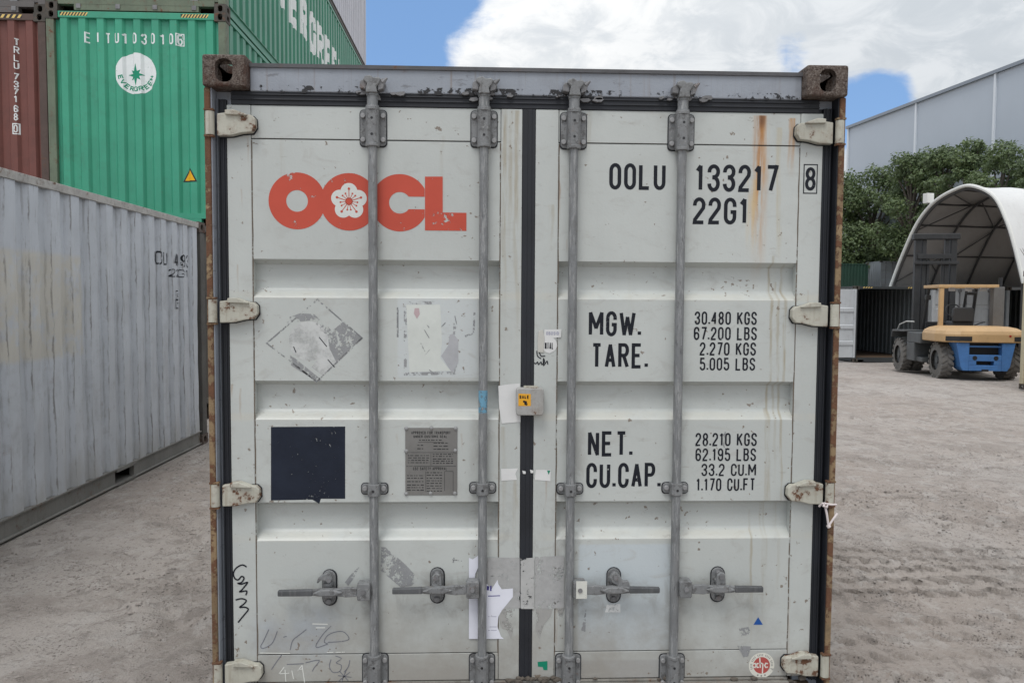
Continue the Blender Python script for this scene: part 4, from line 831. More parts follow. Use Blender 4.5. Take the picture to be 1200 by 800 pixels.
# dented scraps of mud on the sill
mud = MB(); rr = random.Random(9)
for px in list(range(595, 660, 4)) + list(range(860, 950, 9)) + [770, 783, 700]:
    u = U(px + rr.uniform(-3, 3), 797 + rr.uniform(-3, 2), .045); r = rr.uniform(.008, .02)
    mud.add([(u[0] + r * p[0] * rr.uniform(.7, 1.4), .046 + r * p[1] * .6, u[1] + r * p[2] * rr.uniform(.5, .9)) for p in ico], icf)
mud.build('mud_clods', plain('mud', (.10, .085, .07), .95, var=.4), box)['kind'] = 'stuff'

# ------------------------------------------------------------------ grey container along the left
def left_extra(g, base, tc, q):
    c = g.xyz(tc); y0, y1 = US(0, 350, -3.46)[0] - 1.5, US(104, 350, -3.46)[0] - .03
    a = g.box(c, y0, y1, US(60, 420, -3.46)[1], US(60, 297, -3.46)[1], .03, 1, 2)
    a = g.m('MULTIPLY', a, g.ss(g.noise(tc, 5, 7, .65), .32, .55))
    base = g.mix(g.m('MULTIPLY', a, .75), base, (.54, .505, .43))
    b = g.box(c, 3.7, 5.9, US(200, 365, -3.46)[1], 2.2, .02, 1, 2)
    base = g.mix(g.m('MULTIPLY', b, .12), base, (.50, .51, .53))
    scuff = g.ss(g.noise(g.sc(tc, (1, 26, 2.2)), 1.6, 8, .7), .60, .68)
    base = g.mix(g.m('MULTIPLY', scuff, .5), base, (.17, .16, .15))
    per = (6.058 - .27) / 21; fr_ = g.m('FRACT', g.m('DIVIDE', g.m('ADD', g.m('SUBTRACT', c[1], .135), g.m('MULTIPLY', g.m('SUBTRACT', g.noise(g.sc(tc, (1, 4, 3)), 3., 5), .5), .03)), per))
    for ed, wd_, kk in ((.28, .03, .7), (.16, .04, .35), (.72, .025, .35)):   # broken dark lines along the folds
        ln = g.m('MULTIPLY', g.ss(g.m('ABSOLUTE', g.m('SUBTRACT', fr_, ed)), wd_ * .4, wd_, 1, 0), g.ss(g.noise(g.sc(tc, (1, 9, 1.5)), 2.2, 7, .7), .42, .60))
        base = g.mix(g.m('MULTIPLY', ln, kk), base, (.15, .135, .125))
    low = g.m('MULTIPLY', g.ss(g.m('ADD', c[2], g.m('MULTIPLY', g.noise(g.sc(tc, (1, 9, 2)), 1., 5), 1.2)), .55, 1.1, 1, 0), .5)
    return g.mix(low, base, (.33, .31, .27))
LG = paint('pale_grey_side', (.50, .525, .565), .5, .07, .26, (.2, .19, .18), .08, .22, 1.6, .3, extra=left_extra, rustscale=9.)
LGF = paint('dull_grey_rail', (.20, .195, .18), .6, .12, .5, (.08, .07, .06), .25, .3, 2., .4)
LGT = paint('flaking_top_rail', (.40, .385, .36), .6, .15, .55, (.09, .07, .06), .34, .2, 4., .6)
DKF = paint('dark_frame', (.075, .07, .062), .65, .2, .4, (.03, .028, .025), .2, .3, 2., .4)
ML = dict(frame=DKF, side=LG, end=LG, cast=CASTM, metal=STEEL, rail=LGF)
YL = .03
lc = container((-4.679, YL, 0), 0, 6.058, 2.591, ML, 'pale grey corrugated container standing alone along the left of the yard', None, fork=True, dent=.014, seed=3, nz=9)
for o in lc.children:
    if o.name.startswith('top_rail'): o.data.materials[0] = LGT
pl_ = corr(.135, 6.058 - .135, .278, .036, .44, .12); brk = [p[0] for p in pl_]
def on_left(t, yo, z): return (1.219 - .016 - cd_at(pl_, t) + .001 - yo, t, z)
INKL = ink('worn_black_stencil', (.02, .022, .028), .62, .5, 45.)
def left_text(s, x0, x1, y0, y1, par=lc):
    ym, xm = (y0 + y1) / 2, (x0 + x1) / 2; ws = []
    text2d(ws, s, US(x0, ym, -3.46)[0] - YL, US(x1, ym, -3.46)[0] - YL, US(xm, y1, -3.46)[1], US(xm, y0, -3.46)[1], lambda a, b: (a, 0, b), None, .35)
    for w_ in ws:
        if w_.v: drape(w_, brk, on_left).build('lettering', INKL, par)
left_text('OOLU 4093', 183, 223, 296, 311.5); left_text('22G1', 203, 222, 315.5, 325)
for (x0, x1, y0, y1) in ((208, 213.5, 341, 351), (208, 213.5, 351.5, 361)):
    a = US(x0, (y0 + y1) / 2, -3.46)[0] - YL; b = US(x1, (y0 + y1) / 2, -3.46)[0] - YL; z0, z1 = US(211, y1, -3.46)[1], US(211, y0, -3.46)[1]; mb = MB()
    stroke(mb, [(a, z0), (b, z0), (b, z1), (a, z1)], .011, 1, lambda p, q_: (p, 0, q_)); text2d(mb, 'G' if y0 < 345 else '1', a + .03, b - .03, z0 + .025, z1 - .025, lambda p, q_: (p, 0, q_), .012)
    drape(mb, brk, on_left).build('lettering', INKL, lc)

# ------------------------------------------------------------------ stacked containers, back left
GREEN = paint('bright_green_paint', (.043, .305, .188), .42, .07, .26, (.045, .12, .08), .09, .10, 1.2, .2, rustscale=11.)
GREEN_SHADE = paint('shaded_side_green', (.026, .20, .12), .38, .08, .2, (.04, .08, .06), .03, .15, 1., .2)  # side green made darker, with the shade of faces turned off the sun
GFR = paint('faded_green_frame', (.125, .155, .105), .6, .15, .5, (.07, .055, .045), .3, .4, 2., .4)
REDB = paint('red_brown_paint', (.155, .052, .040), .55, .10, .3, (.06, .035, .03), .03, .2, 1., .25)
REDF = paint('brown_frame', (.085, .055, .045), .65, .15, .4, (.04, .03, .025), .2, .3, 2., .4)
GRB = paint('grey_brown_door', (.115, .105, .10), .6, .12, .4, (.05, .045, .04), .15, .3, 1., .3)
LILAC = paint('lilac_white_paint', (.50, .505, .55), .5, .05, .15, (.25, .24, .24), .02, .2, 1., .2)
CASTD = paint('dark_casting', (.065, .058, .048), .75, .25, .5, (.03, .026, .022), .3, .2, 5., .5)
GM = dict(frame=GFR, side=GREEN_SHADE, end=GREEN, cast=CASTD, metal=DARKST, rail=GREEN_SHADE, bar=GREEN)
XG, YG, ZG = -4.964, 7.75, 2.741
GRP = 'containers stacked behind the grey one'
g1 = container((XG, YG + .02, .15), 0, 12.192, 2.591, dict(GM, end=DKF, frame=DKF, bar=DKF, side=DKF, rail=DKF), 'dark container at the foot of the stack, almost hidden by the pale grey one', GRP, nz=1)
g2 = container((XG, YG, ZG), 0, 12.192, 2.896, GM, 'bright green container with white round star logo on its corrugated end', GRP, dent=.008, seed=5)
GM3 = dict(GM, end=GFR, side=GREEN_SHADE, bar=GFR)
g3 = container((XG, YG + .01, ZG + 2.896), 0, 12.192, 2.896, GM3, 'green container with giant white side lettering, above the star logo', GRP, front='door', nz=1)
LM = dict(frame=LILAC, side=LILAC, end=LILAC, cast=CASTD, metal=DARKST, rail=DKF)
g4 = container((XG, YG + .02, ZG + 2 * 2.896), 0, 12.192, 2.896, LM, 'lilac white container on top of the stack, behind the giant lettering', GRP, nz=1)
XR, YR_, ZR = -7.425, 7.80, 2.711
RM = dict(frame=REDF, side=REDB, end=REDB, cast=CASTD, metal=DARKST, rail=REDF)
container((XR, YR_, .12), 0, 12.192, 2.591, RM, 'brown container below the red-brown one, almost hidden by the pale grey one', GRP, nz=1)
r2 = container((XR, YR_, ZR), 0, 12.192, 2.896, RM, 'red-brown container with white letters running down its end', GRP, wperiod=.24, dent=.006)
container((XR, YR_ + .02, ZR + 2.896), 0, 12.192, 2.591, dict(RM, end=GRB, frame=GRB), 'grey brown container on top of the red-brown one, only its sill showing', GRP, front='door', nz=1)
SLEEP = plain('old_timber', (.12, .095, .07), .9, var=.3)
for i, (x, zt) in enumerate(((XG, .15), (XR, .12))):
    for j, yy in enumerate((YG + .3, YG + 11.6)):
        tag(MB().box(x - 1.15, x + 1.15, yy, yy + .22, -.03, zt + .0).build('timber_sleeper', SLEEP, None, bevel=.01), 'old timber sleeper under the %s end of the %s stack' % (('near', 'far')[j], ('green', 'red-brown')[i]), 'sleeper', 'sleepers under the stacks')
WHT = ink('white_stencil', (.74, .77, .76), .2, .5, 40.); GRNI = ink('green_print', (.02, .26, .15), .1)
def end_prof(w_): return corr(-1.11, 1.11, w_, .042)
pg = end_prof(.25); bg_ = [p[0] for p in pg]
def on_g2(t, yo, z): return (t, .022 + cd_at(pg, t) - .0012 + yo, z)
lg = lambda px, py: (U(px, py, YG + .03)[0] - XG, U(px, py, YG + .03)[1] - ZG)
f0 = lambda a, b: (a, 0, b)
mb = MB()
for i, (c_, px) in enumerate(zip('EITU1030106', (102, 115, 125.5, 137, 145.5, 157.5, 168, 179, 189.5, 200.5, 210.3))):
    mb = MB(); py = 44 + (px - 102) * .021; a = lg(px - 2.7, py + 6.3); b = lg(px + 2.7, py - 6.3); text2d(mb, c_, a[0], b[0], a[1], b[1], f0, .02); drape(mb, bg_, on_g2).build('letter', WHT, g2)
a = lg(206.6, 53.2); b = lg(214.4, 39.8); mb = MB(); stroke(mb, [(a[0], a[1]), (b[0], a[1]), (b[0], b[1]), (a[0], b[1])], .014, 1, f0); drape(mb, bg_, on_g2).build('lettering', WHT, g2)
lcx, lcz = lg(159.3, 86.3); k = 1 / 87.
mb = MB().flat([[(lcx + 24.3 * k * math.cos(a), lcz + 24.3 * k * math.sin(a)) for a in np.linspace(0, 2 * math.pi, 49)[:-1]]], 0); lgo = drape(mb, bg_, on_g2).build('logo_disc', WHT, g2)
st_ = [(lcx - .2 * k + (r_ * k) * math.cos(R(90 + 22.5 * i)), lcz - 1.5 * k + .0 + (r_ * k) * math.sin(R(90 + 22.5 * i))) for i in range(16) for r_ in [(13.5 if i % 8 == 0 else 10 if i % 4 == 0 else 8.5 if i % 2 == 0 else 4.6)]]
drape(MB().flat([st_], -.0012), bg_, on_g2).build('logo_star', GRNI, lgo)
for i, c_ in enumerate('EVERGREEN'):
    mb = MB()
    a = R(195 + 150 * i / 8); ux, uz = -math.sin(a), math.cos(a); rx_, rz_ = math.cos(a), math.sin(a)   # baseline direction, outward direction
    for pts, cl in FONT[c_]:
        stroke(mb, [(lcx + (18.5 * rx_ + (p[0] - .5) * 3.9 * ux - (p[1] - .5) * 4.6 * rx_) * k, lcz + (18.5 * rz_ + (p[0] - .5) * 3.9 * uz - (p[1] - .5) * 4.6 * rz_) * k) for p in pts], 1.25 * k, cl, lambda p, q_: (p, -.0012, q_))
    drape(mb, bg_, on_g2).build('logo_letter', GRNI, lgo)
a = lg(222.3, 196.5); t3 = [lg(222.3, 196), lg(231.5, 213), lg(213.5, 213)]
drape(MB().flat([t3], 0), bg_, on_g2).build('warning_sticker', BLACK, g2)
drape(MB().flat([[lg(222.4, 199), lg(229, 211.5), lg(216, 211.5)]], -.0012), bg_, on_g2).build('warning_sticker', ink('warning_yellow', (.80, .42, .02), .05), g2)
HAZ = ink('hazard_yellow', (.68, .50, .18), .35, .6, 60.)
def hazard(par, H, x0, x1, n, y=.0115):
    MB().flat([[(x0, H - .075), (x1, H - .075), (x1, H - .028), (x0, H - .028)]], y).build('hazard_tape', BLACK, par); mb = MB()
    for i in range(n):
        a = x0 + (x1 - x0) * (i + .1) / n; w2 = (x1 - x0) / n * .5; mb.flat([[(a, H - .075), (a + w2, H - .075), (a + w2 + .03, H - .028), (a + .03, H - .028)]], y - .0005)
    mb.build('hazard_stripes', HAZ, par)
hazard(g2, 2.896, -1.03, -.66, 9); hazard(g2, 2.896, .60, .97, 9); hazard(r2, 2.896, .45, .90, 6)
pr_ = end_prof(.24); br_ = [p[0] for p in pr_]
lr = lambda px, py: (U(px, py, YR_ + .03)[0] - XR, U(px, py, YR_ + .03)[1] - ZR); mb = MB()
for c_, y0, y1 in (('T', 45, 53.3), ('R', 54.5, 63), ('L', 64, 72), ('U', 73, 81), ('7', 86, 94), ('3', 95, 103), ('7', 104, 111.4), ('1', 112.5, 120.5), ('6', 123.5, 132), ('8', 133, 141.5), ('0', 146.5, 155.5)):
    mb = MB(); a = lr(16.7, y1); b = lr(20.9, y0); text2d(mb, c_, a[0], b[0], a[1], b[1], f0, .014); drape(mb, br_, lambda t, yo, z: (t, .022 + cd_at(pr_, t) - .0012 + yo, z)).build('letter', WHT, r2)
mb = MB()
a = lr(15.8, 157); b = lr(22, 145.3); stroke(mb, [(a[0], a[1]), (b[0], a[1]), (b[0], b[1]), (a[0], b[1])], .014, 1, f0)
drape(mb, br_, lambda t, yo, z: (t, .022 + cd_at(pr_, t) - .0012 + yo, z)).build('lettering', WHT, r2)
p3 = corr(.135, 12.192 - .135, .278, .036, .44, .12); ws = []
text2d(ws, 'EVERGREEN', 9.75 - YG, 16.35 - YG, 6.80 - ZG - 2.896, 7.66 - ZG - 2.896, f0, .20, .22, True)
for w_ in ws: drape(w_, [p[0] for p in p3], lambda t, yo, z: (1.219 - .016 - cd_at(p3, t) + .0015 - yo, t, z)).build('letter', WHT, g3)

# ------------------------------------------------------------------ warehouse
WALLM = paint('pale_blue_cladding', (.40, .445, .50), .4, .02, .05, (.3, .32, .36), 0, .06, .2, .1)
TRIM = plain('pale_trim', (.62, .66, .70), .5)
HW = 18.2
def UZ(px, py, z):
    r = ray(px, py); t = (z - CAM[2]) / r.z; return Vector((CAM[0] + r.x * t, CAM[1] + r.y * t, 0))
A, B = UZ(995, 148.5, HW), UZ(1200, 71, HW); dW = (B - A).normalized(); nW = Vector((-dW.y, dW.x, 0))
if nW.x < 0: nW = -nW
wh = thing('warehouse', 'tall pale blue-grey warehouse rising behind the trees', 'building', (A.x, A.y, -.3), math.atan2(dW.y, dW.x))
s_ = [0.] + [((UZ(px, py, HW) - A).length) for px, py in ((1077, 118.5), (1166, 83))]; st_w = s_[2] - s_[1]; s_ += [s_[2] + st_w * i for i in (1, 2, 3)]
sgn = 1 if (Vector((-dW.y, dW.x, 0)).dot(nW) > 0) else -1    # local +y away from the camera or not
for i in range(5):
    n_ = 8; a, b = s_[i], s_[i + 1]; mb = MB()
    yy = sorted((0, sgn * .25)); mb.box(a + .03, b - .03, yy[0], yy[1], 0, HW + .1); mb.build('wall_panel', WALLM, wh)
    yy = sorted((-sgn * .12, sgn * .05)); MB().box(a - .09, a + .09, yy[0], yy[1], 0, HW + .1).build('seam_cover', TRIM, wh)
yy = sorted((-sgn * .22, sgn * .4)); MB().box(-.2, s_[5] + .1, yy[0], yy[1], HW + .1, HW + .34).build('eave_trim', plain('dark_trim', (.22, .25, .29), .5), wh)
yy = sorted((sgn * .26, sgn * 30)); mb = MB().box(.1, s_[5], yy[0], yy[1], 0, HW + .05); mb.build('rear_wall', WALLM, wh)
MB().prism([(yy[0], HW + .36), (yy[1], HW + .36), ((yy[0] + yy[1]) / 2, HW + 1.6)] if True else [], 'x', 0, s_[5]).build('roof', TRIM, wh)

# ------------------------------------------------------------------ trees
m, g = mat_new('leaves'); tc, q = coords(g)
r_ = g.n('ShaderNodeNewGeometry').outputs['Random Per Island']
lcx_ = g.mix(r_, (.070, .115, .042), (.185, .240, .105)); lcx_ = g.mix(g.ss(g.noise(q, .7, 3), .4, .65), lcx_, (.105, .145, .072))
p_ = g.n('ShaderNodeBsdfPrincipled'); g.put(p_.inputs['Base Color'], lcx_); p_.inputs['Roughness'].default_value = .55
tr = g.n('ShaderNodeBsdfTranslucent'); g.put(tr.inputs[0], g.mix(.5, lcx_, (.12, .17, .03))); mx = g.n('ShaderNodeMixShader'); mx.inputs[0].default_value = .28
g.t.links.new(p_.outputs[0], mx.inputs[1]); g.t.links.new(tr.outputs[0], mx.inputs[2]); g.t.links.new(mx.outputs[0], g.n('ShaderNodeOutputMaterial').inputs[0]); LEAF = m
BARK = plain('bark', (.10, .085, .07), .9, var=.3, scale=8)
def tree(px, y, ptop, wpx, seed, label, low=.16, nleaf=15000):
    x = U(px, 300, y)[0]; top = U(px, ptop, y)[1]; z0 = gz(x, y); H = top - z0; dep = (Vector((x, y, 2)) - Vector(CAM)).dot(FW); rad = wpx / FPX * dep / 2
    t = thing('tree', label, 'tree', (x, y, z0), 0, 'trees in front of the warehouse'); rs = np.random.RandomState(seed)
    cl = []
    mb = MB(); mb.tube([(0, 0, -.1), (.1, .05, H * .25), (-.05, .1, H * .5), (.05, 0, H * .75)], [H * .022, H * .017, H * .012, H * .006], 9)
    for i in range(44):
        a = rs.uniform(0, 6.28); hz = low + (1 - low) * rs.uniform(.08, .93); rr = rad * (math.sin(math.pi * min(.97, (hz - low) / (1 - low) * .80 + .16)) ** .7) * rs.uniform(.35, .92)
        c = np.array([rr * math.cos(a), rr * math.sin(a), H * hz]); s = rad * rs.uniform(.2, .38); cl.append((c, s))
        b0 = np.array([0, 0, H * max(.15, hz - .22)]); mid = (b0 + c) / 2 + np.array([0, 0, H * .02])
        mb.tube([b0, mid, c], [H * .008, H * .005, H * .002], 6)
    cl.append((np.array([0, 0, H - rad * .35]), rad * .36))
    mb.build('trunk', BARK, t, True)
    P = []; N = []
    wts = np.array([s ** 2 for _, s in cl]); idx = rs.choice(len(cl), nleaf, p=wts / wts.sum())
    C = np.array([c for c, _ in cl])[idx]; Sz = np.array([s for _, s in cl])[idx]
    v = rs.normal(0, 1, (nleaf, 3)); v /= np.linalg.norm(v, axis=1)[:, None]
    lump = 1 + .28 * np.sin(v[:, 0] * 7 + idx) * np.sin(v[:, 2] * 6 + idx * 1.7)
    pos = C + v * (Sz * lump * (.55 + .5 * rs.rand(nleaf) ** .5))[:, None] * np.array([1, 1, .8])
    nr = v + rs.normal(0, .6, (nleaf, 3)) + np.array([0, 0, .5]); nr /= np.linalg.norm(nr, axis=1)[:, None]
    t1 = np.cross(nr, rs.normal(0, 1, (nleaf, 3))); t1 /= np.linalg.norm(t1, axis=1)[:, None]; t2 = np.cross(nr, t1)
    L = (dep / FPX) * rs.uniform(1.0, 2.4, nleaf)[:, None]; Wd = L * rs.uniform(.4, .75, nleaf)[:, None]
    vv = np.stack([pos - t1 * L, pos + t2 * Wd - nr * L * .15, pos + t1 * L, pos - t2 * Wd - nr * L * .15], 1).reshape(-1, 3)
    me = bpy.data.meshes.new('crown'); me.from_pydata(vv.tolist(), [], [(4 * i, 4 * i + 1, 4 * i + 2, 4 * i + 3) for i in range(nleaf)]); me.materials.append(LEAF)
    o = bpy.data.objects.new('crown', me); COL.objects.link(o); o.parent = t
TL = [(975, 62, 203, 110, 'leafy tree closest to the white container, behind the small green container'), (1022, 60, 192, 90, 'leafy tree behind the pale grey container on the far stack'), (1066, 54, 178, 92, 'broad leafy tree left of the canopy, its crown against the warehouse'),
      (1104, 50, 168, 76, 'leafy tree rising just above the left slope of the canopy'), (1134, 46, 160, 74, 'tallest leafy tree, right above the top of the canopy'), (1168, 42, 162, 80, 'leafy tree over the canopy ridge with thin gaps in its crown'), (1203, 39, 180, 66, 'leafy tree cut by the right edge of the photo')]
for i, a in enumerate(TL): tree(*a[:4], 20 + i, a[4], .40 if i == 2 else .16)

# ------------------------------------------------------------------ containers under and behind the canopy
DKG = paint('dark_green_paint', (.014, .045, .030), .5, .1, .2, (.02, .025, .02), .05, .2); PGY = paint('mid_grey_paint', (.30, .325, .34), .5, .05, .2, (.15, .15, .15), .05, .2)
DARKC = paint('blackened_paint', (.035, .040, .042), .6, .15, .3, (.02, .02, .02), .1, .2); WHC = paint('white_container_paint', (.52, .54, .555), .5, .06, .25, (.25, .24, .23), .06, .3); INT = paint('bare_steel_lining', (.16, .18, .19), .6, .12, .3, (.06, .055, .05), .1, .3)
GF = 'containers on the far stack'
mk = lambda e, s=None, f=None: dict(frame=f or e, side=s or e, end=e, cast=CASTD, metal=DARKST, rail=f or e)
container((28.27, 54, -.295), 0, 6.058, 2.591, mk(DKG), 'dark green container under the small green one, behind the open container', GF, nz=1)
container((28.27, 54, 2.296), 0, 6.058, 2.591, mk(DKG), 'small dark green container end seen below the trees', GF, nz=1)
container((32.47, 55.5, -.295), 0, 6.058, 2.591, mk(PGY), 'grey container under the pale grey one, behind the open container', GF, nz=1)
container((32.47, 55.5, 2.296), 0, 6.058, 2.896, mk(PGY), 'pale grey container with its side and doors showing beside the dark green one', GF, front='door', nz=1)
GR = 'row of containers facing the yard'
Y1, Z1 = 22.0, -.266
c1 = container((13.57, Y1, Z1), 0, 6.058, 2.591, mk(DARKC, INT), 'open dark container with one white door swung wide, corrugated inside', GR, front='open', nz=1)
hazard(c1, 2.591, -.95, -.6, 4); hazard(c1, 2.591, .6, .95, 4)
dr = door_profile_leaf(-1.1, 0, 0, .17, 2.47, [(.17 + 2.3 * f, .17 + 2.3 * f + .17, .03, .03) for f in (.17, .41, .66)], -.03).build('door', WHC, c1); dr.location = (-1.20, .0, 0); dr.rotation_euler = (0, 0, R(6))
MB().box(-1.11, .01, .002, .05, .165, 2.475).build('door_skin', WHC, dr)
MB().box(-1.12, -1.06, -.04, .06, .16, 2.48).build('door_edge', DARKC, dr); MB().box(-.05, .02, -.04, .06, .16, 2.48).build('door_edge', WHC, dr)
MB().box(1.10, 1.205, -.012, .004, .13, 2.46).build('post_face', WHC, c1)
container((16.20, Y1 - .1, Z1), 0, 6.058, 2.591, mk(WHC), 'white container with closed doors seen through the forklift cab', GR, front='door', nz=1)
container((18.78, Y1 - .1, Z1), 0, 6.058, 2.591, mk(DARKC, INT, PGY), 'dark open container under the canopy, right of the white doors', GR, front='open', nz=1)
CREAM = paint('cream_paint', (.50, .44, .30), .55, .06, .25, (.25, .2, .13), .07, .3)
xa, ya = 11.62, 13.12
cr = container((xa, ya - 1.219, gz(xa, 12)), R(-90), 6.058, 2.591, mk(CREAM), 'cream container whose rusty corner shows at the right edge of the photo', None, nz=1)
tw = MB(); rr = random.Random(5)
for i in range(9):
    a = rr.uniform(-1.2, 1.2); p0 = Vector((0, 0, 0)); p1 = Vector((math.sin(a) * .25, rr.uniform(-.1, .1), .25 + .1 * rr.random())); p2 = p1 + Vector((math.sin(a) * .25 + rr.uniform(-.1, .1), 0, .2)); tw.tube([p0, p1, p2], [.012, .008, .003], 5)
two = tw.build('dry_twigs', BARK); two.location = (xa + .16, ya - .1, gz(xa, 12) + 2.59); tag(two, 'bare dry twigs sticking up on the cream container', 'twigs')

# ------------------------------------------------------------------ arched canopy
ax10 = R(10); AX = Vector((math.cos(ax10), math.sin(ax10), 0)); TX = Vector((-math.sin(ax10), math.cos(ax10), 0)); F0 = Vector((14.17, 23.0, 0))
prof = [(.02, 2.33), (-.03, 2.48), (-.5, 3.41), (-1.13, 4.42), (-1.85, 5.04), (-2.72, 5.33), (-3.38, 5.34), (-4.18, 4.92), (-4.66, 4.16), (-4.98, 3.35), (-5.31, 2.32)]
cp = cat(prof); ctr = Vector((-2.7, 2.6))
def inset(p, d): v = ctr - p; return p + v.normalized() * d
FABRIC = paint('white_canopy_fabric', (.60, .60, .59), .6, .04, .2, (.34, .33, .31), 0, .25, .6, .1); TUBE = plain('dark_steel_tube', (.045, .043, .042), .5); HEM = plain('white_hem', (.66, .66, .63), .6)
cn = thing('arched_canopy', 'white arched fabric canopy on dark steel ribs, behind the forklift', 'canopy', (F0.x, F0.y, 0), ax10)
LC = 12.0; nA = 48; n = len(cp); mb = MB()
for o_, off in ((0, 0.), (1, .02)):
    for j in range(nA + 1):
        u = j / nA * LC; sag = .045 * math.sin(math.pi * ((u / 1.5) % 1)) ** 2
        for p in cp: q2 = inset(p, off + sag); mb.v.append((u, q2.x, q2.y))
    b0 = o_ * (nA + 1) * n
    mb.f += [(b0 + j * n + i, b0 + j * n + i + 1, b0 + (j + 1) * n + i + 1, b0 + (j + 1) * n + i) for j in range(nA) for i in range(n - 1)]
q_n = (nA + 1) * n; lin = MB(); lin.v = mb.v[q_n:]; lin.f = [tuple(i - q_n for i in f) for f in mb.f if f[0] >= q_n]; mb.v = mb.v[:q_n]; mb.f = [f for f in mb.f if f[0] < q_n]
mb.build('canopy_sheet', FABRIC, cn, True)
lin.build('canopy_lining', paint('grey_lining', (.31, .295, .28), .8, .05, .3, (.2, .185, .17), 0, .2, .6, .1), cn, True)  # inner sheet toned darker than the outer fabric
hm = MB(); hm.tube([(-.02, p.x, p.y) for p in cp], .055, 8); hm.build('hem', HEM, cn, True)
for k2 in range(9):
    MB().tube([(k2 * 1.5 + .03, inset(p, .10).x, inset(p, .10).y) for p in cp], .038, 8).build('arch_rib', TUBE, cn, True)
    MB().tube([(k2 * 1.5 + .03, -5.25, 2.36), (k2 * 1.5 + .03, -5.25, -.3)], .05, 8).build('leg', TUBE, cn, True)
    MB().box(k2 * 1.5 - .06, k2 * 1.5 + .12, -.12, .08, 2.318, 2.345).build('foot_plate', TUBE, cn)
def near_s(s0): return min(range(n), key=lambda i: abs(cp[i].x - s0))
for s0 in (-.5, -1.13, -1.83, -3.05, -4.2, -4.75):
    q2 = inset(cp[near_s(s0)], .075); MB().tube([(0.03, q2.x, q2.y), (LC, q2.x, q2.y)], .028, 6).build('purlin', TUBE, cn, True)
for (k2, s0, s1) in ((0, -1.0, -2.1), (0, -.9, -.2), (1, -2.1, -1.1), (2, -1.1, -2.1), (0, -2.6, -1.9), (0, -.05, -.5), (0, -3., -3.9), (1, -.3, -1.0)):
    a, b = inset(cp[near_s(s0)], .1), inset(cp[near_s(s1)], .1); MB().tube([(k2 * 1.5 + .03, a.x, a.y), (k2 * 1.5 + 1.5, b.x, b.y)], .02, 6).build('brace', TUBE, cn, True)
fl_i = near_s(-1.62); fp = cp[fl_i]; fw_ = F0 + TX * fp.x
fd = thing('flood_light', 'small white box light on a bracket at the canopy edge', 'light', (fw_.x, fw_.y, fp.y + .03), ax10)
MB().box(-.14, .12, -.10, .10, .14, .46).build('lamp_housing', HEM, fd, bevel=.01); MB().box(-.02, .02, -.02, .02, -.06, .16).build('bracket', TUBE, fd)

# ------------------------------------------------------------------ forklift
YEL = paint('faded_orange_paint', (.50, .325, .16), .5, .08, .3, (.22, .14, .07), .08, .2, 2., .25); BLU = paint('blue_paint', (.055, .165, .40), .5, .08, .25, (.05, .06, .08), .05, .2, 3., .25)
DG = paint('dark_grey_paint', (.075, .08, .083), .6, .15, .5, (.15, .14, .125), .03, .2, 3., .3); TYR = paint('dusty_tyre', (.15, .142, .132), .9, .15, .5, (.25, .23, .205), 0, .1, 6., .5); MAST = paint('mast_steel', (.020, .021, .023), .55, .2, .25, (.06, .057, .05), .05, .3, 3., .3); VINYL = plain('black_vinyl', (.03, .031, .034), .5)
FL = Vector((12.34, 15.76)); fk = thing('forklift', 'orange and blue forklift with tall dark mast parked facing the canopy', 'forklift', (FL.x, FL.y, gz(FL.x, FL.y) + .0), R(-12))
def wheel(x, y, r, wd, out):
    t = MB(); nseg = 40; prof_ = [(.0, .55), (.06, .80), (.10, .93), (.5, .965), (.90, .93), (.94, .80), (1., .55)]
    for a_ in range(nseg):
        for u, rr_ in prof_: t.v.append((x + (u - .5) * wd, y + r * rr_ * math.cos(2 * math.pi * a_ / nseg), r + r * rr_ * math.sin(2 * math.pi * a_ / nseg)))
    m_ = len(prof_); t.f = [(a_ * m_ + i, a_ * m_ + i + 1, ((a_ + 1) % nseg) * m_ + i + 1, ((a_ + 1) % nseg) * m_ + i) for a_ in range(nseg) for i in range(m_ - 1)]
    wo = t.build('tyre', TYR, fk, True)
    lug = MB(); nl = 19
    for i in range(nl):
        for h in (-1, 1):
            a0 = 2 * math.pi * (i + (.5 if h > 0 else 0)) / nl; V = []
            for rr_ in (.90, 1.0):
                for (u, da) in ((.02, -.02), (.02, .17), (.47, .09), (.47, -.10)):
                    if rr_ > .95: u = min(u, .46)
                    a1 = a0 + da + (.10 if u < .1 else 0); V.append((x + h * (.5 - u) * wd, y + r * rr_ * math.cos(a1), r + r * rr_ * math.sin(a1)))
            lug.add(V, [(0, 1, 2, 3), (4, 5, 6, 7), (0, 1, 5, 4), (1, 2, 6, 5), (2, 3, 7, 6), (3, 0, 4, 7)])
    lug.build('tread', TYR, wo)
    MB().tube([(x - out * wd * .32, y, r), (x + out * wd * .25, y, r), (x + out * wd * .26, y, r), (x + out * wd * .38, y, r)], [r * .56, r * .56, r * .2, r * .18], 20).build('rim', DG, wo, True)
for sx in (-1, 1): wheel(sx * .76, 0, .47, .29, sx); wheel(sx * .98, 2.2, .47, .27, sx); wheel(sx * .66, 2.2, .47, .27, sx)
def loft(loops):
    mb = MB(); n_ = len(loops[0])
    for l in loops: mb.v += l
    for j in range(len(loops) - 1): mb.f += [(j * n_ + i, j * n_ + (i + 1) % n_, (j + 1) * n_ + (i + 1) % n_, (j + 1) * n_ + i) for i in range(n_)]
    mb.f += [tuple(range(n_)), tuple(range(len(mb.v) - 1, len(mb.v) - n_ - 1, -1))]; return mb
def cwl(z, s, yo=0): return [(x * s, y * (s if y < 0 else 1) + yo, z) for x, y in ((-1.04, .55), (-1.04, -.30), (-.92, -.62), (-.6, -.74), (.6, -.74), (.92, -.62), (1.04, -.30), (1.04, .55))]
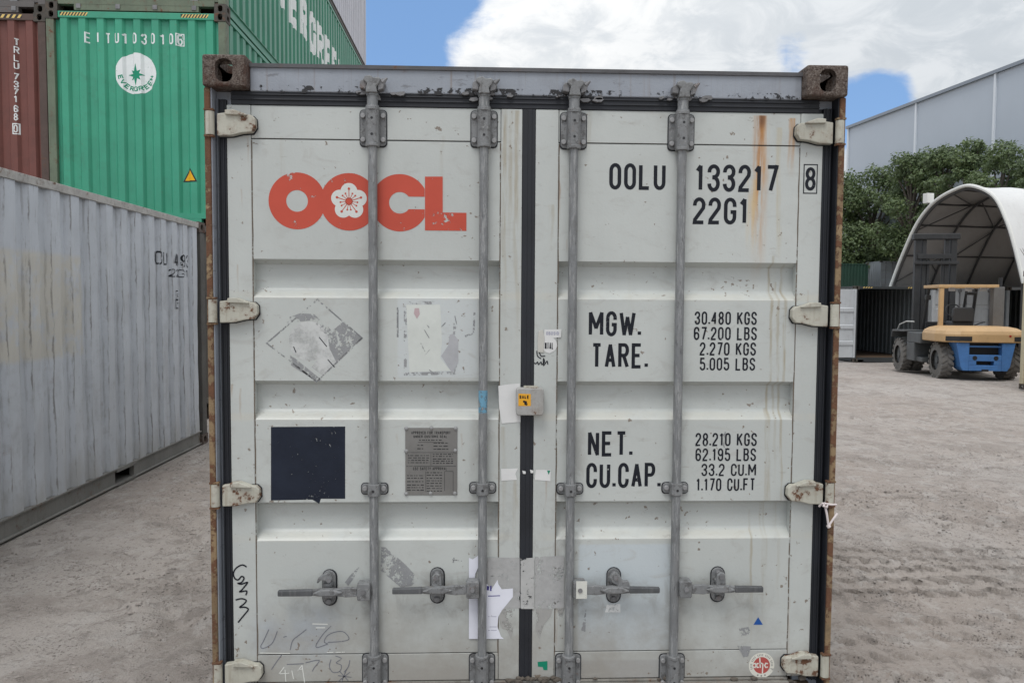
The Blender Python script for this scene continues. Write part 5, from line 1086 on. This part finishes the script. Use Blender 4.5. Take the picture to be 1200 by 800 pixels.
cw = loft([cwl(.96, .985), cwl(.98, 1.), cwl(1.16, 1.), cwl(1.24, .96), cwl(1.31, .84), cwl(1.35, .66)]).build('counterweight', YEL, fk, bevel=.015)
for x0, x1 in ((-.90, -.36), (.66, .95)):
    MB().prism([(-.90, -.65), (-.62, -.756), (-.34, -.756), (-.34, -.3), (-.9, -.3)] if x0 < 0 else [(.62, -.748), (.94, -.628), (.94, -.3), (.62, -.3)], 'z', 1.0, 1.11).build('tail_light', BLACK, cw)
MB().cyl((.52, -.752, 1.13), (.52, -.73, 1.13), .025, 10).build('reflector', ink('red_reflector', (.35, .02, .02), 0), cw)
bl = MB().prism([(-.67, .955), (-.37, .955), (-.37, .26), (-.50, .26), (-.56, .36)], 'y', -.70, -.2).prism([(.67, .955), (.37, .955), (.37, .26), (.50, .26), (.56, .36)], 'y', -.70, -.2)
bl.box(-.37, .37, -.695, -.2, .26, .40).box(-.37, .37, -.695, -.2, .50, .655).box(-.37, -.2, -.695, -.2, .40, .50).box(.2, .37, -.695, -.2, .40, .50).box(-.37, .37, -.66, -.6, .84, .885)
blo = bl.build('lower_counterweight', BLU, fk, bevel=.012)
for x in (-.24, .24): MB().cyl((x, -.70, .58), (x, -.6, .58), .055, 14).build('tow_hole', BLACK, blo)
MB().box(-.08, .08, -.70, -.6, .245, .30).build('tow_pin', BLACK, blo); MB().box(-.37, .37, -.5, -.25, .3, .95).build('radiator_grille', BLACK, fk)
MB().box(-.5, .5, -.2, 2.6, .30, .95).box(-.62, .62, -.08, .08, .36, .56).build('chassis', DG, fk); MB().box(-.55, .55, .55, 1.35, .9, 1.28).build('engine_hood', DG, fk, bevel=.03)
for sx in (-1, 1):
    a = sorted((sx * 1.06, sx * .6)); MB().box(*a, .62, 1.64, .86, 1.14).box(*a, 1.05, 1.64, .36, .86).box(*sorted((sx * 1.0, sx * .6)), .62, 1.05, .36, .48).build('side_panel', DG, fk, bevel=.02)
    MB().prism([(1.62, 1.14), (2.65, 1.12), (2.75, .95), (2.80, .95), (2.68, 1.17), (1.62, 1.19)], 'x', *sorted((sx * 1.13, sx * .52))).build('fender', DG, fk, bevel=.01)
    MB().tube([(sx * 1.0, 2.7, 1.1), (sx * 1.0, 2.45, 1.32), (sx * 1.0, 1.9, 1.42), (sx * .9, 1.6, 1.42)], .018, 8).build('handrail', plain('pale_rail', (.5, .5, .48), .5) if sx < 0 else DG, fk, True)
    MB().tube([(sx * .62, 1.78, 1.15), (sx * .60, 1.45, 2.32)], .045, 8).build('guard_post', MAST, fk)
gd = MB().box(-.68, -.58, .42, .54, 1.28, 2.36).build('guard_post', YEL, fk, bevel=.01)
rf = MB().box(-.72, .72, .40, .48, 2.34, 2.42).box(-.72, .72, 1.42, 1.50, 2.34, 2.42).box(-.72, -.64, .48, 1.42, 2.34, 2.42).box(.64, .72, .48, 1.42, 2.34, 2.42).build('overhead_guard', YEL, fk, bevel=.01)
for i in range(7): MB().box(-.64, .64, .56 + i * .125, .60 + i * .125, 2.36, 2.40).build('guard_slat', YEL, rf)
for x in (-.35, .05, .4): MB().box(x - .07, x + .07, .50, .60, 2.25, 2.34).build('work_lamp', plain('lamp_grey', (.35, .35, .36), .4), rf, bevel=.01)
ic = MB().box(.60, .86, .40, .64, 1.28, 2.36).build('intake_column', paint('column_grey', (.125, .12, .115), .6, .1, .4, (.05, .05, .05), .1, .3, 3), fk, bevel=.02); MB().cyl((.79, .52, 2.3), (.79, .52, 2.60), .045, 12).build('exhaust_pipe', BLACK, ic, True)
se = MB().box(-.25, .25, .72, 1.2, 1.28, 1.46).build('seat', VINYL, fk, bevel=.04); loft([[(x, .66 + dy, z) for x, dy in ((-w2, 0), (w2, 0), (w2, .12), (-w2, .12))] for z, w2 in ((1.44, .25), (1.62, .27), (1.78, .25), (1.83, .21))]).build('backrest', VINYL, se, bevel=.03)
MB().tube([(0, 1.62, 1.2), (0, 1.38, 1.72)], .03, 8).build('steering_column', MAST, fk, True); tw_ = MB().tube([(.19 * math.cos(a), 1.36 + .05 * math.sin(a), 1.74 + .17 * math.sin(a)) for a in np.linspace(0, 6.2832, 25)], .015, 7); tw_.build('steering_wheel', VINYL, fk, True)
MB().box(-.6, .6, 1.62, 1.74, 1.1, 1.42).build('dashboard', MAST, fk, bevel=.02); MB().tube([(.28, 1.5, 1.4), (.30, 1.3, 2.3)], .035, 8).build('guard_strut', MAST, fk)
MB().box(-.72, -.58, 1.30, 1.40, 2.02, 2.16).build('mirror', MAST, fk, bevel=.02); MB().box(.22, .5, 1.1, 1.2, 2.16, 2.24).build('fan', MAST, fk, bevel=.02)
ms = MB()
for q4 in (-.48, .48): MB().box(q4 - .08, q4 + .08, 2.70, 2.86, .2, 3.78).build('mast_channel', MAST, fk, bevel=.006)
for q4 in (-.305, .305): MB().box(q4 - .055, q4 + .055, 2.72, 2.84, .3, 3.77).build('inner_channel', MAST, fk, bevel=.006)
MB().box(-.62, .62, 2.64, 2.88, 3.78, 3.95).build('mast_crossbar', MAST, fk, bevel=.02); MB().box(-.60, .60, 2.62, 2.695, 3.06, 3.15).build('mast_crossbar', MAST, fk, bevel=.01); MB().box(-.50, .40, 2.66, 2.71, 3.22, 3.36).build('mast_crossbar', MAST, fk, bevel=.01)
for x in (-.2, .2): MB().cyl((x, 2.74, .3), (x, 2.74, 3.2), .045, 10).build('lift_cylinder', MAST, fk, True)
MB().box(-.8, .8, 2.90, 2.98, .25, .40).box(-.8, .8, 2.90, 2.98, .75, .90).box(-.8, -.7, 2.90, 2.98, .4, .75).box(.7, .8, 2.90, 2.98, .4, .75).build('carriage', MAST, fk)
for x in (-.45, .45): MB().box(x - .075, x + .075, 2.98, 3.05, .06, .95).box(x - .075, x + .075, 3.05, 4.2, .06, .12).build('fork', MAST, fk)
for x in (-.72, .72): MB().tube([(x, 2.75, .45), (x * .8, 1.7, .95)], .03, 8).build('tilt_cylinder', MAST, fk, True)
